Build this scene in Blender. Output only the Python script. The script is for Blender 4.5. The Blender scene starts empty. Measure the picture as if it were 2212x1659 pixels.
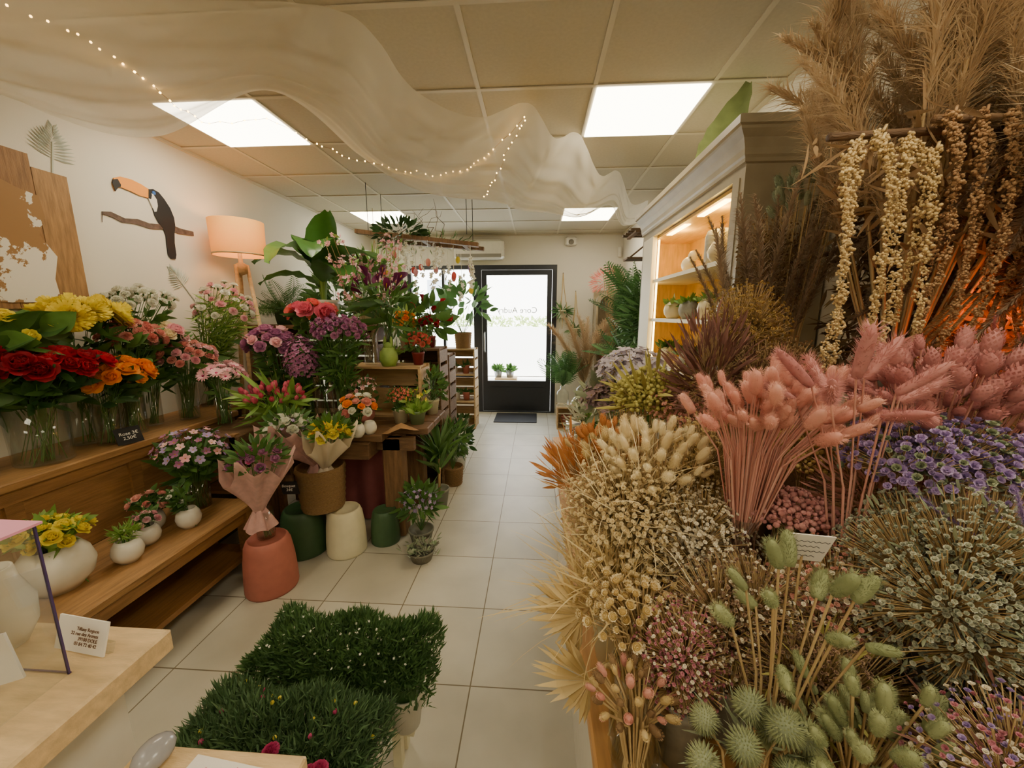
import bpy, math, random
import numpy as np
from mathutils import Vector
random.seed(7); rng=np.random.default_rng(7)
A=np.array
C=bpy.context.collection
# ---------------------------------------------------------------- materials
def lin(c): 
    return tuple(((k/255)/12.92 if k/255<=.04045 else ((k/255+.055)/1.055)**2.4) for k in c)
MC={}
def M(name,c1,c2=None,rough=.7,noise=0,nscale=20,bump=0,bscale=60,metal=0,sub=0,emit=None,es=0,stretch=None,trans=0,coat=0,mask=None):
    if name in MC: return MC[name]
    m=bpy.data.materials.new(name); m.use_nodes=True; nt=m.node_tree; n=nt.nodes; l=nt.links
    b=n['Principled BSDF']; b.inputs['Roughness'].default_value=rough; b.inputs['Metallic'].default_value=metal
    c1=lin(c1); c2=lin(c2) if c2 else tuple(k*.8 for k in c1)
    at=n.new('ShaderNodeAttribute'); at.attribute_name='rnd'
    mx=n.new('ShaderNodeMix'); mx.data_type='RGBA'; l.new(at.outputs['Fac'],mx.inputs[0])
    mx.inputs[6].default_value=(*c1,1); mx.inputs[7].default_value=(*c2,1)
    col=mx.outputs[2]
    tc=n.new('ShaderNodeTexCoord'); mp=n.new('ShaderNodeMapping'); l.new(tc.outputs['Object'],mp.inputs[0])
    if stretch: mp.inputs['Scale'].default_value=stretch
    if mask:
        t=n.new('ShaderNodeTexNoise'); t.inputs['Scale'].default_value=mask; t.inputs['Detail'].default_value=9; t.inputs['Roughness'].default_value=.62; l.new(mp.outputs[0],t.inputs['Vector'])
        r=n.new('ShaderNodeMapRange'); r.inputs[1].default_value=.485; r.inputs[2].default_value=.492; l.new(t.outputs['Fac'],r.inputs[0]); l.new(r.outputs[0],mx.inputs[0])
    if noise:
        t=n.new('ShaderNodeTexNoise'); t.inputs['Scale'].default_value=nscale; t.inputs['Detail'].default_value=5
        l.new(mp.outputs[0],t.inputs['Vector'])
        r=n.new('ShaderNodeMapRange'); r.inputs[1].default_value=.3; r.inputs[2].default_value=.7
        r.inputs[3].default_value=1-noise; r.inputs[4].default_value=1+noise*.4; l.new(t.outputs['Fac'],r.inputs[0])
        mm=n.new('ShaderNodeMix'); mm.data_type='RGBA'; mm.blend_type='MULTIPLY'; mm.inputs[0].default_value=1
        l.new(col,mm.inputs[6]); l.new(r.outputs[0],mm.inputs[7]); col=mm.outputs[2]
    l.new(col,b.inputs['Base Color'])
    if bump:
        t=n.new('ShaderNodeTexNoise'); t.inputs['Scale'].default_value=bscale; t.inputs['Detail'].default_value=4
        l.new(mp.outputs[0],t.inputs['Vector'])
        bp=n.new('ShaderNodeBump'); bp.inputs['Strength'].default_value=bump; bp.inputs['Distance'].default_value=.01
        l.new(t.outputs['Fac'],bp.inputs['Height']); l.new(bp.outputs[0],b.inputs['Normal'])
    if coat: b.inputs['Coat Weight'].default_value=coat
    if emit:
        b.inputs['Emission Color'].default_value=(*lin(emit),1); b.inputs['Emission Strength'].default_value=es
    if trans:
        tr=n.new('ShaderNodeBsdfTranslucent'); l.new(col,tr.inputs['Color']); ms=n.new('ShaderNodeMixShader'); ms.inputs[0].default_value=trans
        l.new(b.outputs[0],ms.inputs[1]); l.new(tr.outputs[0],ms.inputs[2]); l.new(ms.outputs[0],n['Material Output'].inputs[0])
    MC[name]=m; return m
def clear(name,tint=(1,1,1),refl=.9,base=.06,mixcol=None,alpha=0):
    m=bpy.data.materials.new(name); m.use_nodes=True; nt=m.node_tree; n=nt.nodes; l=nt.links; n.clear()
    o=n.new('ShaderNodeOutputMaterial'); t=n.new('ShaderNodeBsdfTransparent'); t.inputs[0].default_value=(*tint,1)
    g=n.new('ShaderNodeBsdfGlossy'); g.inputs['Roughness'].default_value=.03
    lw=n.new('ShaderNodeLayerWeight'); lw.inputs[0].default_value=.3
    r=n.new('ShaderNodeMapRange'); r.inputs[3].default_value=base; r.inputs[4].default_value=refl; l.new(lw.outputs['Facing'],r.inputs[0])
    pw=n.new('ShaderNodeMath'); pw.operation='POWER'; l.new(r.outputs[0],pw.inputs[0]); pw.inputs[1].default_value=1.6
    s=n.new('ShaderNodeMixShader'); l.new(pw.outputs[0],s.inputs[0]); l.new(t.outputs[0],s.inputs[1]); l.new(g.outputs[0],s.inputs[2])
    out=s
    if mixcol:
        d=n.new('ShaderNodeBsdfDiffuse'); d.inputs[0].default_value=(*mixcol,1); tl=n.new('ShaderNodeBsdfTranslucent'); tl.inputs[0].default_value=(*mixcol,1)
        s1=n.new('ShaderNodeMixShader'); s1.inputs[0].default_value=.5; l.new(d.outputs[0],s1.inputs[1]); l.new(tl.outputs[0],s1.inputs[2])
        s2=n.new('ShaderNodeMixShader'); l.new(t.outputs[0],s2.inputs[1]); l.new(s1.outputs[0],s2.inputs[2]); out=s2
        r.inputs[3].default_value=alpha; r.inputs[4].default_value=1.0; l.new(r.outputs[0],s2.inputs[0])
    l.new(out.outputs[0],o.inputs[0]); MC[name]=m; return m
# ---------------------------------------------------------------- mesh builder
SHELL=('wall_','floor','ceiling','trim','door_','window_','street','baseboard')
class MB:
    def __init__(s): s.v=[];s.l=[];s.z=[];s.m=[];s.s=[];s.r=[];s.n=0;s.mats=[]
    def slot(s,m):
        if isinstance(m,int): return m
        if m not in s.mats: s.mats.append(m)
        return s.mats.index(m)
    def raw(s,v,f,mat=0,smooth=True,rnd=None):
        v=A(v,dtype=float).reshape(-1,3)
        s.v.append(v); s.l.append(np.concatenate([A(q) for q in f])+s.n); s.z.append(A([len(q) for q in f]))
        s.m.append(np.full(len(f),s.slot(mat))); s.s.append(np.full(len(f),smooth)); 
        s.r.append(np.full(len(v),random.random() if rnd is None else rnd)); s.n+=len(v); return s
    def grid(s,P,mat=0,closed=False,smooth=True,rnd=None):
        a,b=P.shape[:2]; f=[]
        for i in range(a-1):
            for j in range(b if closed else b-1):
                k=(j+1)%b; f.append((i*b+j,i*b+k,(i+1)*b+k,(i+1)*b+j))
        return s.raw(P,f,mat,smooth,rnd)
    def box(s,a,b,mat=0,rnd=None,bev=0):
        x0,y0,z0=a;x1,y1,z1=b
        if not bev:
            v=[(x,y,z) for x in(x0,x1) for y in(y0,y1) for z in(z0,z1)]
            return s.raw(v,[(0,1,3,2),(4,6,7,5),(0,4,5,1),(2,3,7,6),(0,2,6,4),(1,5,7,3)],mat,False,rnd)
        e=bev; L=[]
        for z,i in((z0,e),(z0+e,0),(z1-e,0),(z1,e)):
            x0b,x1b,y0b,y1b=x0+i,x1-i,y0+i,y1-i
            L.append([(x0b+e*.0,y0b+e,z),(x0b+e,y0b,z),(x1b-e,y0b,z),(x1b,y0b+e,z),(x1b,y1b-e,z),(x1b-e,y1b,z),(x0b+e,y1b,z),(x0b,y1b-e,z)])
        f=[tuple(range(7,-1,-1)),tuple(range(24,32))]
        for i in range(3):
            for j in range(8):
                k=(j+1)%8; f.append((i*8+j,i*8+k,i*8+8+k,i*8+8+j))
        return s.raw(sum(L,[]),f,mat,False,rnd)
    def obox(s,c,ax,ay,az,h,mat=0,rnd=None):
        c=A(c,float);ax,ay,az=[A(q,float)/np.linalg.norm(q)*k for q,k in zip((ax,ay,az),h)]
        v=[c+i*ax+j*ay+k*az for i in(-1,1) for j in(-1,1) for k in(-1,1)]
        return s.raw(v,[(0,1,3,2),(4,6,7,5),(0,4,5,1),(2,3,7,6),(0,2,6,4),(1,5,7,3)],mat,False,rnd)
    def lathe(s,prof,c=(0,0,0),n=24,mat=0,rnd=None,sx=1,sy=1,ripple=None,smooth=True):
        th=np.arange(n)*2*math.pi/n; P=[]
        for r,z in prof:
            rr=r*(1+(ripple[0]*np.cos(ripple[1]*th) if ripple else 0))
            P.append(np.stack([c[0]+rr*np.cos(th)*sx,c[1]+rr*np.sin(th)*sy,np.full(n,c[2]+z)],1))
        return s.grid(A(P),mat,True,smooth,rnd)
    def ell(s,c,r,nu=8,nv=10,mat=0,rnd=None):
        if not hasattr(r,'__len__'): r=(r,r,r)
        prof=[(math.sin(math.pi*(i/nu))*1+1e-4,-math.cos(math.pi*i/nu)*r[2]) for i in range(nu+1)]
        return s.lathe(prof,c,nv,mat,rnd,sx=r[0],sy=r[1])
    def tube(s,pts,r,n=6,mat=0,rnd=None):
        pts=A(pts,float)
        if not hasattr(r,'__len__'): r=[r]*len(pts)
        T=np.gradient(pts,axis=0); T/=np.linalg.norm(T,axis=1)[:,None]+1e-9
        ref=A([0,0,1.]) if abs(T[0][2])<.9 else A([1.,0,0]); P=[]
        x=np.cross(T[0],ref); x/=np.linalg.norm(x)
        for p,t,q in zip(pts,T,r):
            x=x-t*np.dot(x,t); x/=np.linalg.norm(x)+1e-9; y=np.cross(t,x)
            P.append([p+q*(math.cos(a)*x+math.sin(a)*y) for a in np.arange(n)*2*math.pi/n])
        P=A(P); P=np.concatenate([np.repeat(pts[:1][None],n,1),P,np.repeat(pts[-1:][None],n,1)])
        return s.grid(P,mat,True,True,rnd)
    def tpl(s):
        if not hasattr(s,'c'): s.c=(np.concatenate(s.v),np.concatenate(s.l),np.concatenate(s.z),np.concatenate(s.m),np.concatenate(s.s),np.concatenate(s.r))
        return s.c
    def inst(s,t,loc,dr,sc,mats,roll=None,keep=.35):
        v,l,z,m,sm,r=t.tpl(); loc=A(loc,float).reshape(-1,3); k=len(loc)
        if k==0: return s
        d=np.broadcast_to(A(dr,float),(k,3)).copy(); d/=np.linalg.norm(d,axis=1)[:,None]+1e-9
        ref=np.where(np.abs(d[:,2:3])<.95,A([[0,0,1.]]),A([[1.,0,0]])); x=np.cross(ref,d); x/=np.linalg.norm(x,axis=1)[:,None]; y=np.cross(d,x)
        ro=rng.uniform(0,6.283,k) if roll is None else np.full(k,roll); c,sn=np.cos(ro)[:,None],np.sin(ro)[:,None]
        X=c*x+sn*y; Y=-sn*x+c*y; sc=A(sc,float)
        if sc.ndim==0: sc=np.full((k,3),float(sc))
        elif sc.ndim==1 and len(sc)==k: sc=np.repeat(sc[:,None],3,1)
        R=np.stack([X*sc[:,0:1],Y*sc[:,1:2],d*sc[:,2:3]],1)
        W=np.einsum('nj,kji->kni',v,R)+loc[:,None,:]
        s.v.append(W.reshape(-1,3)); off=(np.arange(k)*len(v)+s.n)[:,None]
        s.l.append((l[None]+off).ravel()); s.z.append(np.tile(z,k)); mp=A([s.slot(q) for q in mats]); s.m.append(np.tile(mp[np.minimum(m,len(mp)-1)],k))
        s.s.append(np.tile(sm,k)); s.r.append((rng.random(k)[:,None]*(1-keep)+r[None]*keep).ravel()); s.n+=k*len(v); return s
    def seg(s,a,b,r,mat):
        a=A(a,float).reshape(-1,3); b=A(b,float).reshape(-1,3); a=np.broadcast_to(a,b.shape); d=b-a; L=np.linalg.norm(d,axis=1)
        return s.inst(STICK,a,d,np.stack([np.full(len(L),r),np.full(len(L),r),L*1.01],1),[mat])
    def obj(s,name,parent=None,loc=None):
        me=bpy.data.meshes.new(name); v=np.concatenate(s.v); l=np.concatenate(s.l); z=np.concatenate(s.z)
        if not name.startswith(SHELL):
            v[:,0]=np.clip(v[:,0],-2.6295,1.2985); v[:,1]=np.minimum(v[:,1],6.199); v[:,2]=np.clip(v[:,2],0,2.797)
        if loc is None and parent is None:
            mn,mxx=v.min(0),v.max(0); loc=((mn[0]+mxx[0])/2,(mn[1]+mxx[1])/2,mn[2])
        loc=A(loc if loc is not None else (0,0,0),float)
        me.vertices.add(len(v)); me.vertices.foreach_set('co',(v-loc).ravel()); me.loops.add(len(l)); me.loops.foreach_set('vertex_index',l.astype(np.int32))
        me.polygons.add(len(z)); me.polygons.foreach_set('loop_start',np.concatenate([[0],np.cumsum(z)[:-1]]).astype(np.int32))
        me.polygons.foreach_set('material_index',np.concatenate(s.m).astype(np.int32)); me.polygons.foreach_set('use_smooth',np.concatenate(s.s))
        for m in s.mats: me.materials.append(m)
        at=me.attributes.new('rnd','FLOAT','POINT'); at.data.foreach_set('value',np.concatenate(s.r).astype(np.float32))
        me.update(calc_edges=True)
        o=bpy.data.objects.new(name,me); o.location=Vector(loc); C.objects.link(o)
        if parent: o.parent=parent; 
        return o
STICK=MB(); STICK.raw([(math.cos(a),math.sin(a),z) for z in(0,1) for a in(0,2.094,4.189)],[(0,1,4,3),(1,2,5,4),(2,0,3,5)],0)
# ---------------------------------------------------------------- flower templates
def petals(mb,n,L,W,th0,th1,r0=0,z0=0,ph=0,cup=.1,mat=0,ruff=0,nu=4,nv=3,tip=.75,rnd=None):
    for k in range(n):
        f=ph+2*math.pi*k/n+random.uniform(-.1,.1); rad=A([math.cos(f),math.sin(f),0]); tan=A([-math.sin(f),math.cos(f),0])
        r,z=r0,z0; P=[]; dl=L/(nu-1); rn=random.random() if rnd is None else rnd
        for i in range(nu):
            u=i/(nu-1); th=th0+(th1-th0)*u
            if i: r+=math.sin(th)*dl; z+=math.cos(th)*dl
            w=W*math.sin(math.pi*(.1+tip*u**.8)); row=[]
            nrm=math.cos(th)*rad-math.sin(th)*A([0,0,1])
            for j in range(nv):
                v=2*j/(nv-1)-1 if nv>1 else 0
                p=rad*r+A([0,0,z])+tan*w*v-nrm*cup*v*v
                if ruff and i==nu-1: p=p+nrm*ruff*(1 if j%2 else -1)+rad*0
                row.append(p)
            P.append(row)
        mb.grid(A(P),mat,rnd=rn)
def t_rose():
    b=MB()
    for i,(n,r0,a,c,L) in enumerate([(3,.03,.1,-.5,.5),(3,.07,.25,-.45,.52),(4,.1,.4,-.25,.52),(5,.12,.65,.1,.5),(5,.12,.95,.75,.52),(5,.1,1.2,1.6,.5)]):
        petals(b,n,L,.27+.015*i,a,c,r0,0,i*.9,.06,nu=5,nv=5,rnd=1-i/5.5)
    petals(b,5,.25,.05,1.3,2.0,.03,-.02,0,0,1,nv=2,nu=3); b.ell((0,0,-.04),(.1,.1,.1),4,6,1); return b
def t_carn():
    b=MB()
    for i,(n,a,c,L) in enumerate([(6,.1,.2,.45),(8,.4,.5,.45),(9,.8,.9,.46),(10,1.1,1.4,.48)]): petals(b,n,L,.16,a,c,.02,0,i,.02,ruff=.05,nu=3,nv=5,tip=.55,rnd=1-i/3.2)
    b.lathe([(.03,-.35),(.08,-.25),(.09,-.05),(.12,.05)],n=6,mat=1); return b
def t_mum(n=7,w=.055,k=2.2):
    b=MB()
    for i in range(n):
        a=.05+1.8*i/(n-1); petals(b,5+int(k*i),.42+.05*math.sin(i),w,a*.75,a*1.15-.25,.01,0,i*1.7,.01,nu=4,nv=2,tip=.7)
    b.ell((0,0,-.05),(.1,.1,.08),4,6,1); return b
def t_daisy(n=14):
    b=MB(); petals(b,n,.45,.07,1.1,1.5,.06,0,0,.01,nv=2,nu=3); petals(b,n,.38,.07,.8,1.2,.05,.02,.2,.01,nv=2,nu=3); b.ell((0,0,.05),(.1,.1,.06),4,8,1); return b
def t_tulip():
    b=MB(); petals(b,3,1.0,.27,1.0,-.45,.03,0,0,.08,nu=6,nv=4,tip=.88); petals(b,3,1.0,.25,.9,-.35,.02,0,1.05,.08,nu=6,nv=4,tip=.88); return b
def t_floret(n=5): 
    b=MB(); petals(b,n,.42,.17,.9,1.3,.04,0,0,.02,nu=3,nv=2,tip=.7); b.ell((0,0,.04),(.07,.07,.06),3,5,1); return b
def t_puff():
    b=MB(); petals(b,5,.45,.2,.3,1.0,.0,0,0,.0,nu=3,nv=2,tip=.6); petals(b,4,.4,.2,.1,.4,.0,.05,.5,.0,nu=3,nv=2,tip=.6); return b
def t_lag(nh=520,r=.17,hw=.008):
    b=MB(); b.lathe([(.01,0),(r*.7,.03),(r*1.0,.18),(r*1.1,.42),(r*1.0,.66),(r*.65,.82),(.01,.9)],n=9,rnd=.4)
    for i in range(nh):
        z=random.uniform(.02,.86); f=random.uniform(0,6.28); q=r*1.05*max(.15,math.sin(math.pi*(.08+.86*z)))**.5; d=A([math.cos(f),math.sin(f),0]); t=A([-d[1],d[0],0])
        h=random.uniform(.06,.16); p=d*q+A([0,0,z]); e=p+d*h*.85+A([0,0,h*(.25+.7*z)]); b.raw([p+t*hw,p-t*hw,e],[(0,1,2)],0,rnd=random.random()*.5)
    return b
def t_phal():
    b=MB(); b.lathe([(.02,0),(.2,.15),(.25,.4),(.21,.7),(.02,.95)],n=8,rnd=.5)
    for i in range(80):
        z=.02+.88*i/80; f=i*2.4; q=.24*math.sin(math.pi*(.08+.86*z))**.6; d=A([math.cos(f),math.sin(f),0]); t=A([-d[1],d[0],0]); p=d*q+A([0,0,z])
        b.raw([p,p+t*.05+d*.03+A([0,0,.06]),p+d*.05+A([0,0,.14]),p-t*.05+d*.03+A([0,0,.06])],[(0,1,2,3)],0)
    return b
def t_spike():
    b=MB(); b.ell((0,0,0),.34,6,10,1); n=200
    for i in range(n):
        z=1-2*(i+.5)/n; f=i*2.39996; q=math.sqrt(1-z*z); d=A([q*math.cos(f),q*math.sin(f),z]); x=np.cross(d,[.3,.5,.8]); x/=np.linalg.norm(x); y=np.cross(d,x)
        b.raw([d*.32+x*.03,d*.32-x*.015+y*.026,d*.32-x*.015-y*.026,d*.52],[(0,1,3),(1,2,3),(2,0,3)],0,rnd=random.random())
    return b
def t_plume(n=420,L0=.22,wid=.09,dens=.0025,bend=.13,dr=.18):
    b=MB(); pts=[A([bend*u*u,0,u]) for u in np.linspace(0,1,7)]; b.tube(pts,[.006]*6+[.002],4,0,.6)
    for i in range(n):
        u=random.uniform(.05,1); c=A([bend*u*u,0,u]); f=random.uniform(0,6.28); l=L0*math.sin(math.pi*min(1,(.15+.8*u)))**.7*random.uniform(.4,1.15)
        d=A([math.cos(f)*wid*4,math.sin(f)*wid*4,1])+A([random.gauss(0,.15),random.gauss(0,.15),0]); d/=np.linalg.norm(d); t=A([-math.sin(f),math.cos(f),0])*dens
        p1=c+d*l*.5; p2=c+d*l+A([math.cos(f)*l*.28+.03,math.sin(f)*l*.28,-l*dr*random.uniform(.5,1.8)]); q=random.random()
        b.raw([c-t,c+t,p1-t*1.3,p1+t*1.3,p2],[(0,1,3,2),(2,3,4)],0,rnd=q)
    return b
def t_leaf(w=.2,fold=.05,bend=.15,nu=6,serr=0):
    b=MB(); P=[]
    for i in range(nu):
        u=i/(nu-1); q=w*math.sin(math.pi*(.03+.96*u**.85)); z=u; y=bend*u*u
        P.append([(-q,y+fold*q/w,z),(0,y,z),(q,y+fold*q/w,z)])
    b.grid(A(P),0,rnd=.5); return b
def t_straw():
    b=MB()
    for i in range(4): petals(b,9,.42-.05*i,.11,1.15-.3*i,.5-.35*i,.05,0,i,.01,nu=3,nv=2)
    b.ell((0,0,.14),(.24,.24,.17),5,9,1); return b
def t_calla():
    b=MB(); P=[]
    for i in range(8):
        u=i/7; r=.05+.2*u**1.6
        P.append([(r*math.cos(a)*(1 if abs(a)<2.6 else .8)+(.1*u*u if abs(a)<1 else 0),r*math.sin(a),u*(1+.25*math.cos(a))*.8) for a in np.linspace(-2.9,2.9,12)])
    b.grid(A(P),0); b.tube([(0,0,.2),(0,0,.75)],[.03,.03],6,1); return b
def t_frond(n=16,w=.02,L=.32):
    b=MB(); b.tube([(0,0.3*u*u,u) for u in np.linspace(0,1,6)],[.008]*5+[.003],4,0)
    for i in range(n):
        for sgn in(-1,1):
            u=.15+.83*i/n; p=A([0,.3*u*u,u]); l=L*math.sin(math.pi*(.15+.8*u)); d=A([sgn*.8,.2,.5]); d/=np.linalg.norm(d); e=p+d*l+A([0,0,-l*.15]); m=p+d*l*.5+A([0,.02,0]); s=A([0,0,w])
            b.raw([p,m-s*.8,e,m+s*.8],[(0,1,2,3)],0)
    return b
ROSE,CARN,MUM,DAISY,TULIP,FLO,PUFF=t_rose(),t_carn(),t_mum(12,.045,2.6),t_daisy(),t_tulip(),t_floret(),t_puff()
SMUM=t_mum(5,.09); LAG,PHAL,SPIKE,PLUME,STRAW,CALLA=t_lag(),t_phal(),t_spike(),t_plume(700,.30,.10,.0022,.25,.25),t_straw(),t_calla()
SLAG=t_lag(400,.09)
PLUME2=t_plume(500,.14,.14,.003,.1)
LEAF=t_leaf(); NLEAF=t_leaf(.055,.015,.2,5); WLEAF=t_leaf(.3,.08,.3,7); BLADE=t_leaf(.010,.003,.6,7); FROND=t_frond(); SLEAF=t_leaf(.09,.02,.15,4)
BALL=MB(); BALL.ell((0,0,0),.5,4,6); BALL=BALL
LUMP=MB()
for i in range(14):
    f=i*2.4; q=.15+.22*((i*7)%5)/4; LUMP.ell((q*math.cos(f),q*math.sin(f),.14*(i%4-1.5)),.13,3,5)
# ---------------------------------------------------------------- colours
green=M('leaf_green',(102,142,66),(58,98,44),.5,.25,15,trans=.2); dgreen=M('leaf_dark_green',(72,112,56),(38,72,36),.45,.25,15,trans=.15)
lgreen=M('leaf_light_green',(165,195,95),(105,150,65),.5,.2,15,trans=.2); stemg=M('stem_green',(105,150,70),(65,110,50),.5); palmg=M('palm_green',(98,142,78),(58,104,52),.5,trans=.2)
tan=M('dried_stem',(205,180,130),(170,138,92),.8); wood=M('oak_wood',(172,130,80),(148,106,60),.5,.35,6,.3,40,stretch=(12,1,12))
woodx=M('oak_wood_cross',(165,122,76),(135,98,58),.5,.35,6,.3,40,stretch=(1,10,10)); dwood=M('rustic_wood',(130,98,64),(98,70,44),.65,.4,7,.5,30,stretch=(1,8,8))
dwoodz=M('rustic_wood_upright',(140,106,70),(108,78,50),.65,.4,7,.5,30,stretch=(8,8,1)); pine=M('pine_wood',(200,170,125),(180,148,102),.55,.25,5,.2,30,stretch=(1,9,9))
lpine=M('light_ash_wood',(226,198,152),(216,184,134),.4,.22,5,.15,30,stretch=(3,14,14)); white=M('white_ceramic',(232,228,216),(220,215,200),.25,.05)
plaster=M('white_plaster',(225,220,205),(225,220,205),.9,.03,3,.05,200); black=M('black_frame',(32,38,48),(28,32,40),.4); slate=M('slate_black',(28,28,30),(28,28,30),.7)
glass=clear('vase_glass',(.95,.97,.95),.7,.10); acrylic=clear('clear_acrylic',(.96,.97,.97),.7,.08); pane=clear('window_glass',(.97,.98,.98),.5,.04)
wicker=M('wicker',(186,150,100),(150,115,72),.8,.4,80,1,90,stretch=(1,1,6)); terra=M('terracotta_pot_paint',(184,112,96),(176,104,88),.6,.1); cream=M('cream_pot',(226,220,190),(220,212,178),.5,.05)
dkgreen=M('green_pot',(62,92,58),(52,80,50),.5,.1); paper=M('white_paper',(238,234,226),(235,230,220),.8)
def fm(n,a,b,r=.6,t=.3): return M(n,a,b,r,.08,60,trans=t)
red=fm('petal_red',(206,24,50),(128,8,30)); orange=fm('petal_orange',(252,176,52),(245,130,22)); yellow=fm('petal_yellow',(250,238,96),(230,204,50))
peach=fm('petal_peach',(246,192,178),(232,142,134)); pinkl=fm('petal_light_pink',(250,212,215),(240,165,180)); pinkh=fm('petal_hot_pink',(222,85,140),(186,45,105))
whitef=fm('petal_white',(250,248,238),(236,236,218)); creamf=fm('petal_cream',(250,240,208),(240,223,175)); mauve=fm('petal_mauve',(200,138,176),(152,86,135))
lilac=fm('petal_lilac',(205,184,225),(154,130,192)); coral=fm('petal_coral',(246,142,124),(230,98,95)); plum=fm('petal_plum',(125,35,90),(70,12,52))
tulipc=fm('petal_tulip',(232,120,145),(205,60,95)); yc=M('flower_centre_yellow',(225,180,50),(190,130,30),.8)
dpink=M('dried_pink',(240,194,178),(226,162,148),.85,trans=.35); dpink2=M('dried_rose_pink',(220,164,160),(194,128,128),.85,trans=.25); dcream=M('dried_cream',(248,236,200),(234,215,168),.85,trans=.3)
dstraw=M('dried_straw',(234,214,164),(212,186,126),.85,trans=.25); dbrown=M('dried_brown',(176,146,106),(132,102,70),.9,trans=.2); dbrown2=M('dried_dark_brown',(120,95,72),(82,62,46),.9)
dgold=M('dried_gold',(206,178,112),(176,144,82),.85,trans=.2); dorange=M('dried_orange',(214,152,90),(186,116,60),.85,trans=.2); dburg=M('dried_burgundy',(142,100,88),(106,70,60),.85,trans=.1)
dolive=M('dried_olive',(190,182,100),(150,142,72),.85); dsage=M('dried_sage',(155,162,132),(116,128,100),.85); dgrey=M('dried_grey_green',(208,208,188),(146,154,132),.85,trans=.15)
dgreen2=M('dried_lagurus_green',(176,182,136),(138,148,102),.85,trans=.25); statice=M('statice_purple',(190,168,212),(152,126,184),.8,trans=.2); pamp=M('pampas_beige',(226,206,172),(192,164,126),.9,trans=.4)
pampd=M('pampas_dark',(180,158,132),(135,112,90),.9,trans=.25); gypw=M('gypsophila_white',(248,242,226),(226,214,188),.8,trans=.2); gypp=M('gypsophila_pink',(222,160,172),(192,118,138),.8,trans=.2); gypb=M('gypsophila_brown',(172,142,115),(125,96,76),.85)
# ---------------------------------------------------------------- room
X0,X1,Y0,Y1,ZC=-2.63,1.3,-2.2,6.2,2.8
def floor_mat():
    m=bpy.data.materials.new('ceramic_floor_tiles'); m.use_nodes=True; nt=m.node_tree; n=nt.nodes; l=nt.links; b=n['Principled BSDF']
    tc=n.new('ShaderNodeTexCoord'); mp=n.new('ShaderNodeMapping'); l.new(tc.outputs['Object'],mp.inputs[0]); mp.inputs['Location'].default_value=(.27/.455,-1.40/.45,0); mp.inputs['Scale'].default_value=(1/.455,1/.45,1)
    br=n.new('ShaderNodeTexBrick'); br.offset=0; br.inputs['Scale'].default_value=1; br.inputs['Brick Width'].default_value=1; br.inputs['Row Height'].default_value=1; br.inputs['Mortar Size'].default_value=.007; br.inputs['Mortar Smooth'].default_value=.2
    br.inputs['Color1'].default_value=(*lin((198,194,178)),1); br.inputs['Color2'].default_value=(*lin((188,183,166)),1); br.inputs['Mortar'].default_value=(*lin((120,108,84)),1); l.new(mp.outputs[0],br.inputs['Vector'])
    t=n.new('ShaderNodeTexNoise'); t.inputs['Scale'].default_value=3.5; t.inputs['Detail'].default_value=6; l.new(tc.outputs['Object'],t.inputs['Vector'])
    r=n.new('ShaderNodeMapRange'); r.inputs[1].default_value=.3; r.inputs[2].default_value=.7; r.inputs[3].default_value=.86; r.inputs[4].default_value=1.05; l.new(t.outputs['Fac'],r.inputs[0])
    mm=n.new('ShaderNodeMix'); mm.data_type='RGBA'; mm.blend_type='MULTIPLY'; mm.inputs[0].default_value=1; l.new(br.outputs['Color'],mm.inputs[6]); l.new(r.outputs[0],mm.inputs[7]); l.new(mm.outputs[2],b.inputs['Base Color'])
    b.inputs['Roughness'].default_value=.38; bp=n.new('ShaderNodeBump'); bp.inputs['Strength'].default_value=.4; bp.inputs['Distance'].default_value=.003; bp.invert=True; l.new(br.outputs['Fac'],bp.inputs['Height']); l.new(bp.outputs[0],b.inputs['Normal'])
    return m
b=MB(); b.box((X0-.1,Y0-.1,-.1),(X1+.1,Y1+.12,0),floor_mat()); b.obj('floor',loc=(0,0,0))
wallm=M('wall_paint',(224,219,206),(224,219,206),.9,.03,2,.05,150)
b=MB(); b.box((X0-.12,Y0-.1,0),(X0,Y1+.12,ZC),wallm); b.obj('wall_left',loc=(0,0,0))
b=MB(); b.box((X1,Y0-.1,0),(X1+.12,Y1+.12,ZC),wallm); b.obj('wall_right',loc=(0,0,0))
b=MB(); b.box((X0-.12,Y0-.2,0),(X1+.12,Y0,ZC),wallm); b.obj('wall_front',loc=(0,0,0))
b=MB(); WX0,WX1,DX1=-2.05,-.86,.31
b.box((X0,Y1,0),(WX0,Y1+.12,ZC),wallm); b.box((DX1,Y1,0),(X1,Y1+.12,ZC),wallm); b.box((WX0,Y1,2.35),(DX1,Y1+.12,ZC),wallm); b.box((WX0,Y1,0),(-.94,Y1+.12,.55),wallm); b.obj('wall_back',loc=(0,0,0))
tilem=M('ceiling_tile',(198,190,168),(192,183,162),.95,.06,60,.1,300); gridm=M('ceiling_grid_metal',(208,200,178),(208,200,178),.6)
b=MB(); b.box((X0-.1,Y0-.1,ZC),(X1+.1,Y1+.1,ZC+.1),tilem); b.obj('ceiling',loc=(0,0,0))
b=MB(); xs=[.3,.92,-.33,-.97,-1.62,-2.24]; ys=[2.33+.6*k for k in range(-7,7)]
for x in xs: b.box((x-.012,Y0,ZC-.006),(x+.012,Y1,ZC-.001),gridm,.5)
for y in ys:
    if Y0<y<Y1: b.box((X0,y-.012,ZC-.007),(X1,y+.012,ZC-.002),gridm,.5)
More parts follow.
